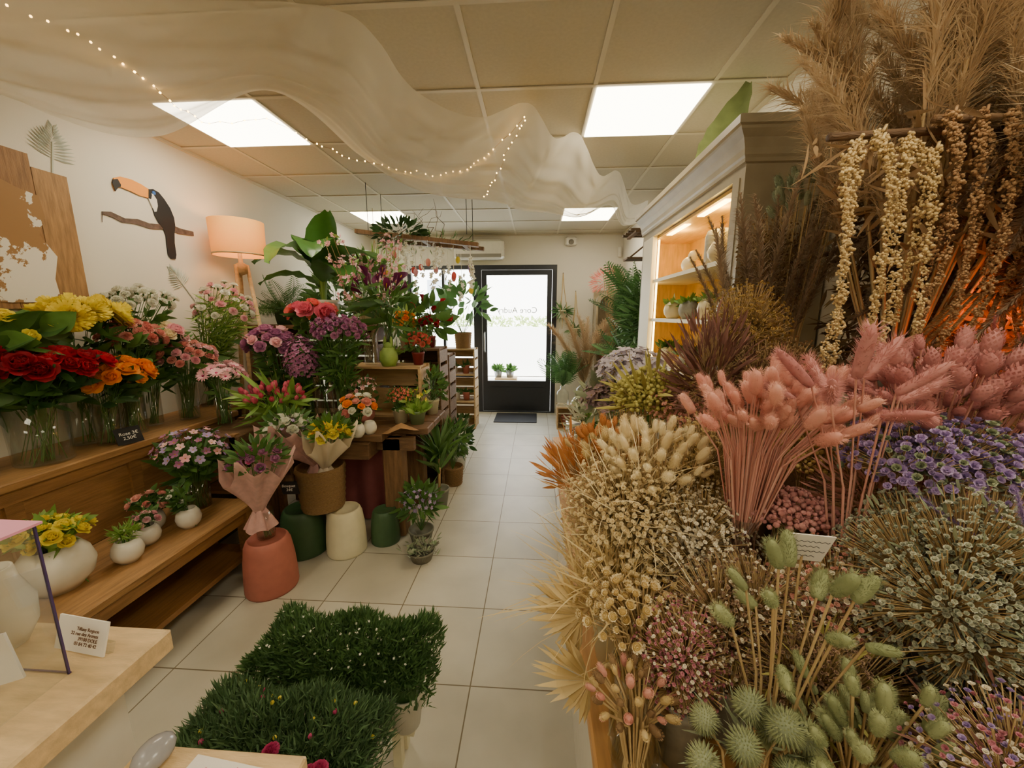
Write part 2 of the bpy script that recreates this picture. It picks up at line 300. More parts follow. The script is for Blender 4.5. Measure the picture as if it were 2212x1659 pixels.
b.box((X0,Y0,ZC-.02),(X0+.02,Y1,ZC-.001),gridm,.5); b.box((X1-.02,Y0,ZC-.02),(X1,Y1,ZC-.001),gridm,.5); b.box((X0,Y1-.02,ZC-.02),(X1,Y1,ZC-.001),gridm,.5)
b.obj('trim_ceiling_grid',loc=(0,0,0))
pl=M('led_panel',(255,248,225),(255,248,225),.5,emit=(255,241,210),es=15.5)
for x0,x1 in((-2.24,-1.62),(.3,.92)):
    for y0 in(2.33,4.73,-.07,-1.87):
        b=MB(); b.box((x0+.012,y0+.012,ZC-.012),(x1-.012,y0+.588,ZC-.003),pl); b.obj('ceiling_light_panel')
bbm=M('baseboard_tile',(190,180,155),(190,180,155),.5)
b=MB(); b.box((X0,Y0,0),(X0+.012,Y1,.07),bbm); b.obj('baseboard_left',loc=(0,0,0)); b=MB(); b.box((X1-.012,Y0,0),(X1,Y1,.07),bbm); b.obj('baseboard_right',loc=(0,0,0)); b=MB(); b.box((DX1,Y1-.012,0),(X1-.012,Y1,.07),bbm); b.obj('baseboard_back',loc=(0,0,0))
# door
b=MB(); y0,y1=Y1-.02,Y1+.06
def frame(b,xa,xb,za,zb,w,m,y0=y0,y1=y1,bot=None):
    bot=w if bot is None else bot
    b.box((xa,y0,za),(xa+w,y1,zb),m); b.box((xb-w,y0,za),(xb,y1,zb),m); b.box((xa+w,y0,zb-w),(xb-w,y1,zb),m); b.box((xa+w,y0,za),(xb-w,y1,za+bot),m)
frame(b,-.94,.31,0,2.35,.07,black,bot=.02); frame(b,-.865,.235,.025,2.275,.075,black,y0+.01,y1-.01,bot=.5)
b.box((-.75,y0-.01,.1),(.12,y0+.02,.42),black); b.box((-.785,y0+.03,.52),(.165,y0+.04,2.2),pane)
b.tube([(-.825,y0,1.0),(-.825,y0-.05,1.02),(-.825,y0-.05,1.3),(-.825,y0,1.32)],.012,8,M('steel',(170,170,168),None,.3,metal=1)); b.box((-.5,y0-.02,2.29),(-.2,y0,2.33),black)
dr=b.obj('door_1')
b=MB(); frame(b,WX0,-.94,.55,2.35,.06,black); b.box((WX0+.05,y0+.03,.6),(-.99,y0+.04,2.3),pane); b.box((-1.5,y0,.6),(-1.46,y1,2.3),black); b.obj('window_1')
def text(name,body,size,loc,rot,mat,parent=None,align='CENTER',sx=1):
    c=bpy.data.curves.new(name,'FONT'); c.body=body; c.size=size; c.align_x=align; c.extrude=.0004; c.materials.append(mat); o=bpy.data.objects.new(name,c); C.objects.link(o); o.location=loc; o.rotation_euler=rot; o.scale=(sx,1,1)
    if parent: 
        bpy.context.view_layer.update(); o.parent=parent; o.matrix_parent_inverse=parent.matrix_world.inverted()
    return o
inkd=M('ink_dark',(45,45,48),(45,45,48),.7); chalk=M('chalk_white',(240,238,230),(240,238,230),.8)
text('door_lettering','Core Audry',.13,(-.31,Y1+.02,1.62),(math.pi/2,0,0),M('door_vinyl_grey',(150,150,150),None,.6),dr,sx=-1)
b=MB(); b.box((-.63,5.55,0),(.02,6.1,.012),slate,bev=.004); b.obj('door_mat')
b=MB(); b.box((-1.26,5.98,2.42),(-.5,6.19,2.70),white,.2,bev=.03); b.box((-1.22,5.97,2.44),(-.54,5.985,2.49),M('vent_grey',(150,145,135),None,.5)); b.obj('air_conditioner')
b=MB(); b.box((.42,6.13,2.62),(.60,6.19,2.75),white,.1,bev=.02); b.ell((.51,6.12,2.67),(.04,.03,.04),8,12,M('vent_grey',(150,145,135))); b.obj('alarm_unit')
b=MB(); b.box((1.22,6.14,2.45),(1.27,6.19,2.6),white,.1,bev=.01); b.obj('motion_sensor')
b=MB(); b.box((.4,6.185,1.05),(.48,6.2,1.13),white,.1,bev=.004); b.obj('light_switch')
# outside
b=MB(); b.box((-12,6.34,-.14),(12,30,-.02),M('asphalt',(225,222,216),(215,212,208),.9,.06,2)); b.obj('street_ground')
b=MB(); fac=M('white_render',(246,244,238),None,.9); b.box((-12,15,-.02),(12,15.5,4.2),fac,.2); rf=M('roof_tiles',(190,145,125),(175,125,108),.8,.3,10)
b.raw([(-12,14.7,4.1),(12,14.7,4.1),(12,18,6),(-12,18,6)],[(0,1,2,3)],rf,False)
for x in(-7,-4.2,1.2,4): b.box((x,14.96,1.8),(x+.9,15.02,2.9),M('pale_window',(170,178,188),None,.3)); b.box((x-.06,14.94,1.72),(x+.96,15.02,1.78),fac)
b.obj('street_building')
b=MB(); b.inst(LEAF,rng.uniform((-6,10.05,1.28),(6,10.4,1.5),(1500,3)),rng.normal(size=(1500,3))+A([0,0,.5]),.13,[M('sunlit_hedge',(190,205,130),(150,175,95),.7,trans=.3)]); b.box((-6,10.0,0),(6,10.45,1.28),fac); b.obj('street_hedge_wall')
b=MB(); b.box((-.75,6.9,0),(-.35,7.2,.45),pine); 
for k in range(4): 
    x=-.7+.22*k; b.lathe([(.001,0),(.06,0),(.08,.14),(.07,.14)],(x,7.05,.45 if k<2 else 0),12,M('zinc',(150,150,150),None,.4,metal=.6)); b.inst(LEAF,np.repeat([[x,7.05,.57 if k<2 else .12]],25,0),rng.normal(size=(25,3))*[1,1,.4]+[0,0,.8],.16,[green])
b.obj('street_planter_display')
# ---------------------------------------------------------------- vases/bouquets
def vase(b,c,r,h,kind,mat=None):
    if kind=='glass': b.lathe([(.001,.004),(r*.92,.004),(r*.95,.01),(r,h),(r*.96,h),(r*.9,.015),(.001,.012)],c,24,mat or glass)
    elif kind=='egg': b.lathe([(.001,0),(r*.55,.0),(r*.9,h*.25),(r,h*.5),(r*.88,h*.78),(r*.62,h),(r*.55,h*.98),(r*.7,h*.7),(.001,h*.7)],c,24,mat)
    elif kind=='pot': b.lathe([(.001,0),(r*.72,0),(r*.95,h*.85),(r,h*.86),(r,h),(r*.9,h),(r*.88,h*.85),(.001,h*.85)],c,24,mat)
    elif kind=='basket': b.lathe([(.001,0),(r*.85,0)]+[(r*(.86+.14*i/14)+(.004 if i%2 else -.003),h*i/14) for i in range(15)]+[(r*.9,h),(r*.85,h*.8),(.001,h*.8)],c,28,mat or wicker)
    elif kind=='inv': b.lathe([(.001,.0),(r*.97,0),(r,h*.04),(r*.99,h*.3),(r*.94,h*.62),(r*.86,h*.88),(r*.78,h*.97),(r*.72,h),(r*.68,h),(r*.66,h*.97),(r*.2,h*.97),(.001,h*.97)],c,32,mat)
    elif kind=='bottle': b.lathe([(.001,0),(r,0),(r*1.02,h*.5),(r*.9,h*.7),(r*.35,h*.85),(r*.38,h),(r*.32,h),(r*.3,h*.85),(.001,h*.8)],c,24,mat or glass)
def dome(c,rad,n,zmin=-.2,sh=.75):
    i=np.arange(n)+.5; z=1-(1-zmin)*i/n; f=i*2.39996+random.random()*6; q=np.sqrt(np.maximum(0,1-z*z)); d=np.stack([q*np.cos(f),q*np.sin(f),z],1)
    return A(c)+d*A(rad)*rng.uniform(sh,1,(n,1)), d+rng.normal(size=(n,3))*.15
def stems(b,base,loc,h,r,mat,spread=.6):
    base=A(base,float); n=len(loc); a=base+np.concatenate([rng.normal(size=(n,2))*r*.3,np.full((n,1),.01)],1); d=loc-base
    neck=base+np.concatenate([np.clip(d[:,:2]*.3,-r*.8,r*.8),np.full((n,1),h)],1); mid=(neck+loc)/2+A([0,0,.03])+(loc-neck)*A([-.12,-.12,0])
    sr=.0022
    b.seg(a,neck,sr,mat); b.seg(neck,mid,sr,mat); b.seg(mid,loc,sr*.8,mat)
    return neck,mid
def bouquet(name,base,vr,vh,kind,c,rad,n,tpl,size,mats,nleaf=60,ls=.1,lm=None,vmat=None,zmin=-.2,ltpl=None,stem=None,extra=None,up=.5,build=True,svar=.2):
    b=MB(); vase(b,base,vr,vh,kind,vmat); loc,d=dome(c,rad,n,zmin); d=d+A([0,0,up])
    ml=mats if isinstance(mats[0],(list,tuple)) else [mats]
    for k,ms in enumerate(ml): 
        q=slice(k,None,len(ml)); m=len(loc[q]); b.inst(tpl,loc[q],d[q],size*rng.uniform(1-svar,1+svar,m),ms)
    neck,mid=stems(b,base,loc-d/np.linalg.norm(d,axis=1)[:,None]*size*.05,vh,vr,stem or stemg)
    if nleaf:
        i=rng.integers(0,n,nleaf); t=rng.uniform(.0,.9,(nleaf,1)); p=np.where(t<.5,neck[i]+(mid[i]-neck[i])*t*2,mid[i]+(loc[i]-mid[i])*(t*2-1)); out=(p-A([base[0],base[1],p[:,2].mean()]))*A([1,1,0]); out/=np.linalg.norm(out,axis=1)[:,None]+.01
        b.inst(ltpl or LEAF,p,out+rng.normal(size=(nleaf,3))*.5+A([0,0,.35]),ls*rng.uniform(.6,1.2,nleaf),[lm or green])
        if kind=='glass':
            k=int(nleaf*.2); b.inst(NLEAF,A(base)+rng.uniform((-vr*.4,-vr*.4,vh*.5),(vr*.4,vr*.4,vh),(k,3)),rng.normal(size=(k,3))*.2+A([0,0,1]),ls*.6,[green])
    if extra: extra(b)
    return b.obj(name) if build else b
UB=.9
bouquet('yellow_lily_bouquet',(-2.42,1.42,UB),.07,.26,'glass',(-2.4,1.62,1.51),(.14,.2,.12),12,ROSE,.065,[yellow,green],110,.17,green,ltpl=WLEAF)
bouquet('yellow_chrysanthemum_bouquet',(-2.43,1.86,UB),.07,.26,'glass',(-2.34,1.86,1.57),(.09,.16,.06),9,MUM,.19,[yellow,green],80,.12,green,zmin=.0)
bouquet('red_rose_bouquet',(-2.33,1.6,UB),.105,.27,'glass',(-2.26,1.66,1.35),(.12,.2,.06),24,ROSE,.092,[red,green],150,.11,dgreen)
bouquet('orange_rose_bouquet',(-2.3,1.86,UB),.055,.22,'glass',(-2.24,1.92,1.26),(.12,.15,.09),18,ROSE,.082,[orange,green],80,.1,dgreen)
bouquet('peach_carnation_bouquet',(-2.36,2.05,UB),.06,.24,'glass',(-2.34,2.1,1.46),(.13,.13,.1),26,CARN,.07,[peach,green],70,.12,green)
bouquet('cream_rose_bouquet',(-2.42,2.22,UB),.05,.24,'glass',(-2.36,2.3,1.44),(.12,.13,.08),18,ROSE,.075,[[creamf,green],[pinkl,green]],70,.1,green)
bouquet('pink_carnation_bouquet',(-2.33,2.38,UB),.06,.24,'glass',(-2.28,2.38,1.3),(.14,.18,.12),40,CARN,.058,[[pinkl,green],[peach,green]],90,.1,green)
bouquet('white_lisianthus_bouquet',(-2.53,2.15,UB),.05,.24,'glass',(-2.42,2.25,1.66),(.13,.22,.1),40,CARN,.058,[whitef,green],160,.08,green)
bouquet('mixed_foliage_bouquet',(-2.5,2.75,UB),.07,.26,'glass',(-2.3,2.75,1.6),(.2,.2,.24),44,CARN,.055,[[pinkl,green],[whitef,green]],800,.11,lgreen,ltpl=NLEAF)
bouquet('pink_gerbera_bouquet',(-2.12,2.42,.85),.045,.2,'glass',(-2.1,2.42,1.2),(.15,.14,.07),26,DAISY,.075,[pinkl,pinkh],40,.08,green)
bouquet('red_anemone_bouquet',(-2.4,1.3,UB),.06,.25,'glass',(-2.35,1.42,1.4),(.1,.12,.08),9,ROSE,.08,[red,green],60,.1,dgreen)
TZ=.8
bouquet('mauve_rose_bouquet',(-1.9,2.75,TZ),.06,.26,'glass',(-1.87,2.62,1.38),(.18,.14,.12),26,ROSE,.072,[[mauve,green],[mauve,green],[pinkl,green]],110,.1,green)
bouquet('fuchsia_stock_bouquet',(-1.7,2.72,TZ),.06,.24,'glass',(-1.65,2.6,1.28),(.12,.1,.17),240,FLO,.04,[mauve,pinkh],70,.09,green,zmin=-.7)
bouquet('coral_peony_bouquet',(-1.68,2.9,TZ),.07,.3,'glass',(-1.62,2.72,1.6),(.16,.12,.06),10,ROSE,.105,[[coral,green],[coral,green],[tulipc,green]],100,.12,green)
bouquet('mauve_chrysanthemum_bouquet',(-1.42,2.68,TZ),.065,.28,'glass',(-1.38,2.62,1.46),(.19,.15,.13),66,SMUM,.055,[mauve,green],300,.12,green,ltpl=SLEAF)
bouquet('tulip_bouquet',(-1.78,2.5,TZ),.07,.1,'basket',(-1.76,2.42,1.03),(.2,.14,.09),38,TULIP,.055,[tulipc,green],110,.2,lgreen,ltpl=SLEAF,up=1.2)
bouquet('calla_lily_bouquet',(-1.15,3.0,1.205),.05,.3,'glass',(-1.18,2.9,1.76),(.18,.14,.12),16,CALLA,.10,[plum,yc],50,.25,green,ltpl=SLEAF,up=1)
# lower bench planters
BZ=.45
bouquet('round_white_planter_with_yellow_flowers',(-2.0,1.33,BZ),.12,.2,'egg',(-2.0,1.33,.68),(.12,.12,.08),18,ROSE,.05,[yellow,green],200,.07,lgreen,vmat=white,zmin=.0)
bouquet('small_egg_planter_green',(-1.9,1.52,BZ),.06,.11,'egg',(-1.9,1.52,.58),(.05,.05,.04),8,BALL,.01,[whitef],200,.045,lgreen,vmat=white,ltpl=SLEAF)
bouquet('small_egg_planter_pink',(-1.95,1.66,BZ),.055,.1,'egg',(-1.95,1.66,.57),(.05,.05,.05),12,CARN,.035,[pinkl,green],50,.05,green,vmat=white)
bouquet('small_egg_planter_white',(-1.88,1.82,BZ),.058,.11,'egg',(-1.92,1.8,.61),(.06,.06,.06),6,CARN,.03,[whitef,green],110,.06,green,vmat=white)
bouquet('small_egg_planter_peach',(-2.05,1.78,BZ),.058,.11,'egg',(-2.05,1.78,.6),(.08,.08,.06),9,ROSE,.04,[peach,green],110,.06,green,vmat=white)
bouquet('lilac_lisianthus_bouquet',(-2.02,2.03,BZ),.07,.18,'glass',(-1.98,2.0,.82),(.19,.19,.13),56,FLO,.05,[[lilac,yc],[pinkl,yc],[mauve,yc]],190,.09,green,zmin=-.3)
bouquet('egg_planter_trio',(-1.2,2.42,TZ),.045,.09,'egg',(-1.17,2.4,.98),(.11,.1,.1),24,ROSE,.05,[[whitef,green],[orange,green],[peach,green]],80,.06,green,vmat=white,
  extra=lambda b:(vase(b,(-1.11,2.43,TZ),.045,.09,'egg',white),vase(b,(-1.16,2.36,TZ),.045,.09,'egg',white)))
# wrapped bouquets
def wrapped(name,base,c,r,h,pm,mats,tpl,size,n,vs=None,leafm=green):
    b=MB(); th=np.linspace(0,2*math.pi,49)[:-1]; P=[]
    c=A(c,float); base=A(base,float); ax=c-base
    for i in range(9):
        u=i/8; rr=.03+(r-.03)*u**1.2; wob=1+.10*u*np.sin(5*th+1)+.06*u*np.sin(11*th); o=base+ax*u
        P.append(np.stack([o[0]+rr*wob*np.cos(th),o[1]+rr*wob*np.sin(th),o[2]+(.05*u*np.sin(4*th+.5)+.04*u*np.sin(7*th))],1))
    b.grid(A(P),pm,True)
    P2=[[base+A([0,0,-.10+.0*k])+A([(.03+.05*(1-k/3))*math.cos(t)*(1+.2*math.sin(6*t)),(.03+.05*(1-k/3))*math.sin(t),.035*k+.01*math.sin(5*t)]) for t in th] for k in range(4)]; b.grid(A(P2),pm,True)
    loc,d=dome(c,(r*.8,r*.8,r*.5),n,0); b.inst(tpl,loc,d+[0,0,.6],size,mats[0]); loc2,d2=dome(c,(r*.85,r*.85,r*.55),n,0); b.inst(FLO,loc2,d2,size*.5,mats[1]); l3,d3=dome(c,(r*.7,r*.7,r*.6),n*5,-.1); b.inst(LEAF,l3,d3,.07,[leafm]); b.seg(base,loc,.002,stemg)
    if vs: 
        vase(b,vs[0],vs[1],vs[2],'glass'); k=rng.normal(size=(14,3))*[.012,.012,0]+A(vs[0])+[0,0,.01]; b.seg(k,np.repeat([base+[0,0,.05]],14,0),.003,stemg)
    return b.obj(name)
ppk=M('pink_wrapping_paper',(230,188,180),(218,172,164),.7,.2,25,trans=.3); pwh=M('cream_wrapping_paper',(244,232,208),(238,222,195),.7,trans=.3); 
b=MB(); vase(b,(-1.55,1.95,0),.14,.32,'inv',terra); b.obj('terracotta_pot')
b=MB(); vase(b,(-1.57,2.32,0),.15,.31,'inv',dkgreen); b.obj('dark_green_pot')
b=MB(); vase(b,(-1.28,2.33,0),.13,.31,'inv',cream); b.obj('cream_pot')
b=MB(); vase(b,(-1.06,2.46,0),.10,.24,'inv',dkgreen); b.obj('dark_green_pot')
wrapped('pink_wrapped_bouquet',(-1.56,1.93,.5),(-1.5,1.9,.80),.17,.3,ppk,([mauve,green],[pinkh,yc]),ROSE,.045,18,((-1.55,1.95,.32),.05,.17))
b=MB(); vase(b,(-1.42,2.33,.32),.155,.29,'basket'); bk=b.obj('wicker_basket')
wrapped('yellow_wrapped_bouquet',(-1.38,2.32,.6),(-1.27,2.22,.86),.15,.3,pwh,([yellow,green],[orange,yc]),ROSE,.06,16)
wrapped('lilac_wrapped_bouquet',(-1.47,2.36,.6),(-1.57,2.26,.88),.17,.3,ppk,([whitef,green],[lilac,yc]),ROSE,.06,14,None,green)
b=MB(); b.obox((-1.52,2.15,.53),(1,.1,0),(0,1,.2),(0,-.2,1),(.05,.004,.045),slate); sl=b.obj('price_slate')
text('price_text','Bouquet\n  24€',.024,(-1.52,2.138,.54),(math.pi/2-.2,0,.1),chalk,sl)
b=MB(); b.obox((-2.19,1.86,.95),(.3,1,0),(1,-.3,.25),(-.25,0,1),(.055,.003,.045),slate); sl=b.obj('price_slate')
text('price_text','Rose 3€\n2,50€',.024,(-2.184,1.858,.955),(math.pi/2-.25,0,math.radians(73)),chalk,sl)
# ---------------------------------------------------------------- benches and table
b=MB(); b.box((-2.62,.3,.86),(-2.18,2.62,.9),wood,.2,.006); b.box((-2.62,2.62,.86),(-2.34,3.0,.9),wood,.3,.006); b.box((-2.25,.3,.45),(-2.22,2.6,.86),wood,.6)
for y in(.35,.85,1.35,1.85,2.4): b.box((-2.22,y,.47),(-2.205,y+.06,.85),wood,.9)
b.box((-2.22,.3,.80),(-2.2,2.6,.86),wood,.8); b.box((-2.6,2.92,0),(-2.38,2.97,.86),wood); b.box((-2.6,.3,0),(-2.22,.34,.86),wood)
b.box((-2.22,.3,.41),(-1.74,2.15,.45),wood,.1,.006); b.box((-1.80,.32,.34),(-1.77,2.12,.41),wood,.7)
for y in(.32,1.2,2.06): b.box((-1.82,y,0),(-1.75,y+.06,.41),wood,.5); b.box((-2.22,y,0),(-2.16,y+.06,.41),wood,.5)
b.box((-2.22,.32,.12),(-1.76,2.12,.15),wood,.95); b.box((-2.24,.3,0),(-2.22,2.6,.45),M('wood_recess_shade',(70,48,28),None,.7),.5); b.obj('wooden_bench')  # back panel below the seat coloured dark to give the gap its shade
b=MB(); b.box((-2.17,2.2,.45),(-1.88,2.62,.47),woodx); b.box((-2.17,2.2,.0),(-2.13,2.24,.85),wood); b.box((-1.92,2.2,.0),(-1.88,2.24,.85),wood); b.box((-2.17,2.58,.0),(-2.13,2.62,.85),wood); b.box((-1.92,2.58,.0),(-1.88,2.62,.85),wood); b.box((-2.17,2.2,.74),(-1.86,2.62,.84),dwood,.3,.005); b.obj('wooden_plant_stand')
b=MB()
for i in range(4): b.box((-2.05,2.4+.18*i,.75),(-.76 if i>0 else -1.02,2.575+.18*i,.8),dwood,.2+.2*i,.006)
b.box((-2.02,2.5,.66),(-.84,2.55,.75),dwood,.4)
for x,y in((-1.0,2.5),(-1.0,2.98),(-2.0,2.5),(-2.0,2.98)): b.box((x-.07,y,0),(x+.07,y+.12,.75),dwoodz,.4,.01)
b.box((-1.32,2.36,.64),(-1.1,2.6,.75),dwood,.8,.004); b.obj('rustic_wooden_table')
cl=M('dusty_pink_cloth',(160,92,92),(145,80,82),.9,.1); b=MB(); P=A([[(x,2.72+.02*math.sin(x*35)*(1-z),z*.7+.02) for x in np.linspace(-1.6,-1.08,40)] for z in np.linspace(0,1,6)]); b.grid(P,cl); b.box((-1.6,2.76,.02),(-1.08,2.9,.7),cl); b.obj('draped_pink_crate')
b=MB()
b.raw([(-1.03,2.42,.802),(-.98,2.40,.81),(-.9,2.44,.84),(-.82,2.46,.82),(-.8,2.52,.802),(-.86,2.58,.802),(-.98,2.56,.803),(-.92,2.5,.86),(-.95,2.47,.85)],[(0,1,8),(1,2,8),(2,7,8),(2,3,7),(3,4,7),(4,5,7),(5,6,7),(6,8,7),(6,0,8)],M('bark_wood',(178,140,95),(150,112,70),.8,.3,12),False); b.obj('driftwood_slab')
def crate(name,a,c,m=pine,shelf=None,t=.018,slat=True):
    b=MB(); x0,y0,z0=a;x1,y1,z1=c
    for (xa,xb) in((x0,x0+t),(x1-t,x1)):
        b.box((xa,y0,z0),(xb,y0+t*1.3,z1),m,.3); b.box((xa,y1-t*1.3,z0),(xb,y1,z1),m,.3); k=max(2,int((z1-z0)/.14)); hh=(z1-z0)/k
        for i in range(k): b.box((xa,y0+t*1.3,z0+i*hh+.015),(xb,y1-t*1.3,z0+(i+1)*hh-.02),m,random.random())
    b.box((x0+t,y0,z0),(x1-t,y1-t,z0+t),m,.1); b.box((x0+t,y0,z1-t),(x1-t,y1-t,z1),m,.5)
    n=max(2,int((z1-z0)/.14)); h=(z1-z0)/n
    for i in range(n): b.box((x0+t,y1-t,z0+i*h+.008),(x1-t,y1-.001,z0+(i+1)*h-.012),m,.8)
    if shelf:
        for s in shelf: b.box((x0+t,y0+.005,s),(x1-t,y1-t,s+t),m,.4)
    return b.obj(name)
crate('wooden_crate',(-1.46,2.85,TZ+.002),(-.88,3.11,1.2)); crate('wooden_crate',(-1.3,3.3,0),(-.84,3.6,1.3),dwood,shelf=[.45,.88]); crate('wooden_crate_shelf',(-1.28,5.2,0),(-.84,5.5,1.13),shelf=[.38,.76])
crate('tall_plant_shelf',(-2.6,3.3,0),(-1.4,3.65,1.5),dwood,shelf=[.5,1.0],t=.03)
def potplant(name,c,r,h,kind,vm,n,L,tpl,lm,up=.6,droop=0,fl=None,spread=1,lw=1):
    b=MB(); vase(b,c,r,h,kind,vm); d=rng.normal(size=(n,3))*A([spread,spread,.35])+A([0,0,up]); s=L*rng.uniform(.6,1.1,n)
    o=A(c)+A([0,0,h*.85])+rng.normal(size=(n,3))*A([r*.3,r*.3,0]); b.inst(tpl,o,d,np.stack([s*lw,s,s],1),[lm])
    if fl: loc,dd=dome((c[0],c[1],c[2]+h+fl[3]),(fl[2],)*3,fl[0],0); b.inst(fl[4],loc,dd,fl[1],fl[5]); b.seg(A(c)+[0,0,h*.8],loc,.002,stemg); b.inst(LEAF,loc-[0,0,.02],dd,fl[1]*1.5,[lm])
    return b.obj(name)
redpot=M('pot_red',(130,40,40),None,.5); mosspot=M('moss_pot',(120,140,90),None,.6); greypot=M('grey_pot',(130,130,115),None,.6)
def bush(name,c,r,h,kind,vm,cz,rad,n,ls,lm,tpl=LEAF,nst=14,fl=None):
    b=MB(); vase(b,c,r,h,kind,vm); l,d=dome((c[0],c[1],cz),rad,n,-.8,.45); b.inst(tpl,l,d+[0,0,.1]+rng.normal(size=(n,3))*.3,ls*rng.uniform(.6,1.2,n),[lm]); b.seg(A(c)+[0,0,h*.8],l[::max(1,n//nst)],.003,stemg)
    if fl: k,t_,s_,ms=fl; q,e=dome((c[0],c[1],cz),A(rad)*1.03,k,-.2); b.inst(t_,q,e,s_,ms)
    return b.obj(name)
# things in/around crates
potplant('kalanchoe_plant',(-1.0,2.72,TZ),.06,.11,'pot',cream,30,.08,LEAF,green,.8,fl=(60,.03,.09,.07,FLO,[coral,orange]))
potplant('primrose_plant',(-.87,2.70,TZ),.065,.1,'pot',M('sage_pot',(130,150,110),None,.5),90,.12,LEAF,lgreen,.9,fl=(8,.04,.09,.08,FLO,[yellow,yc]))
potplant('pink_cyclamen_plant',(-1.27,2.72,TZ),.07,.13,'egg',M('pink_pot',(225,150,140),None,.5),50,.12,LEAF,green,.8,fl=(20,.04,.1,.12,FLO,[pinkl,yc]))
bush('trailing_ivy_plant',(-.84,3.0,TZ),.06,.12,'pot',cream,1.02,(.11,.1,.13),140,.07,green)
bush('potted_ivy',(-.78,3.42,0),.1,.18,'basket',wicker,.42,(.14,.13,.2),150,.09,green)
potplant('small_green_plant',(-1.13,2.93,1.202),.05,.09,'pot',mosspot,80,.12,NLEAF,lgreen,1)
bush('pink_kalanchoe_plant',(-.93,2.98,1.202),.05,.1,'pot',redpot,1.38,(.09,.09,.07),90,.07,green,fl=(26,CARN,.05,[coral,green]))
bush('orange_ranunculus_plant',(-1.18,3.42,1.302),.05,.1,'pot',cream,1.52,(.1,.1,.1),80,.08,lgreen,fl=(12,ROSE,.055,[orange,green]))
bush('red_azalea_plant',(-.96,3.42,1.302),.06,.1,'pot',redpot,1.5,(.09,.09,.08),90,.07,green,fl=(18,CARN,.05,[red,green]))
for x,z in((-1.2,.9),(-.98,.9),(-1.15,.47),(-.97,.47)): bush('small_shelf_plant',(x,3.4,z),.05,.1,'pot',random.choice([cream,mosspot,redpot]),z+.17,(.08,.07,.07),60,.06,random.choice([green,lgreen]),fl=(6,FLO,.04,[random.choice([pinkl,whitef,red]),yc]))
b=MB(); b.lathe([(.001,0),(.05,0),(.07,.05),(.065,.11),(.04,.14),(.001,.16)],(-1.13,2.75,1.202),16,lgreen); b.ell((-1.155,2.75,1.38),(.012,.01,.05),6,8,lgreen); b.ell((-1.105,2.75,1.38),(.012,.01,.05),6,8,lgreen); b.ell((-1.13,2.745,1.35),.035,6,10,lgreen)
for s in b.v: s[:,1]+=.13
b.obj('green_bunny_figurine')
b=MB(); mush=M('mushroom_red',(205,50,45),None,.4); b.lathe([(.001,0),(.03,0),(.022,.08),(.025,.1)],(-1.05,3.48,1.302),12,white); 
b.lathe([(.02,.1),(.075,.1),(.07,.13),(.045,.17),(.001,.19)],(-1.05,3.48,1.302),18,mush)
for a in range(6): b.ell((-1.05+.055*math.cos(a),3.48+.055*math.sin(a),1.445),.011,4,6,white)
b.obj('red_mushroom_ornament')
potplant('phalaenopsis_orchid',(-1.55,3.45,1.5),.06,.12,'pot',cream,12,.25,LEAF,green,.7,fl=(34,.07,.2,.3,FLO,[pinkl,pinkh]))
bush('anthurium_plant',(-1.08,3.85,1.202),.07,.14,'pot',white,1.55,(.2,.18,.2),50,.14,green,WLEAF,fl=(7,CALLA,.09,[red,yc]))
crate('wooden_crate',(-1.3,3.7,0),(-.85,4.0,1.2),dwood,shelf=[.6])
b=MB(); vase(b,(-.80,2.98,0),.085,.16,'pot',greypot); b.tube([(-.8,2.98,.1),(-.79,2.97,.42)],.012,8,tan); d=rng.normal(size=(50,3))*[.8,.8,.4]+[0,0,.9]; b.inst(NLEAF,A([[-.79,2.97,.28]])+rng.random((50,1))*[0,0,.25],d,.32,[green]); b.obj('dracaena_plant')
bush('leafy_potted_plant',(-.80,3.78,0),.09,.15,'pot',white,.34,(.14,.14,.17),130,.1,dgreen)
bush('hydrangea_plant',(-.80,2.46,0),.09,.1,'pot',greypot,.3,(.13,.13,.12),130,.09,green,fl=(60,FLO,.035,[lilac,yc]))
b=MB(); vase(b,(-.74,2.26,0),.09,.07,'pot',M('stone_grey',(130,125,110),None,.9,.3)); sg=M('succulent_green',(135,158,118),(120,105,100),.5)
for i in range(9):
    a=i*2.4; r_=.03*math.sqrt(i); petals(b,8,.035,.012,1.4,.9,.004,0,0,.003,mat=sg,nu=3,nv=3); v=b.v[-8:]
    for s in v: s+=A([-.74+r_*math.cos(a),2.26+r_*math.sin(a),.08])
b.inst(SLEAF,rng.normal(size=(160,3))*[.05,.05,.008]+[-.74,2.26,.08],rng.normal(size=(160,3))+[0,0,.8],.05,[sg]); b.obj('succulent_arrangement')
bush('monstera_plant',(-1.02,5.35,1.13),.12,.22,'basket',wicker,1.75,(.42,.2,.28),60,.2,palmg,WLEAF)
for (x,z) in((-1.15,.02),(-1.0,.02),(-1.12,.4),(-.98,.4),(-1.15,.78),(-.98,.78)): potplant('small_potted_succulent',(x,5.3,z),.055,.12,'pot',random.choice([slate,dkgreen,terra,white]),25,.1,LEAF,green,.8)
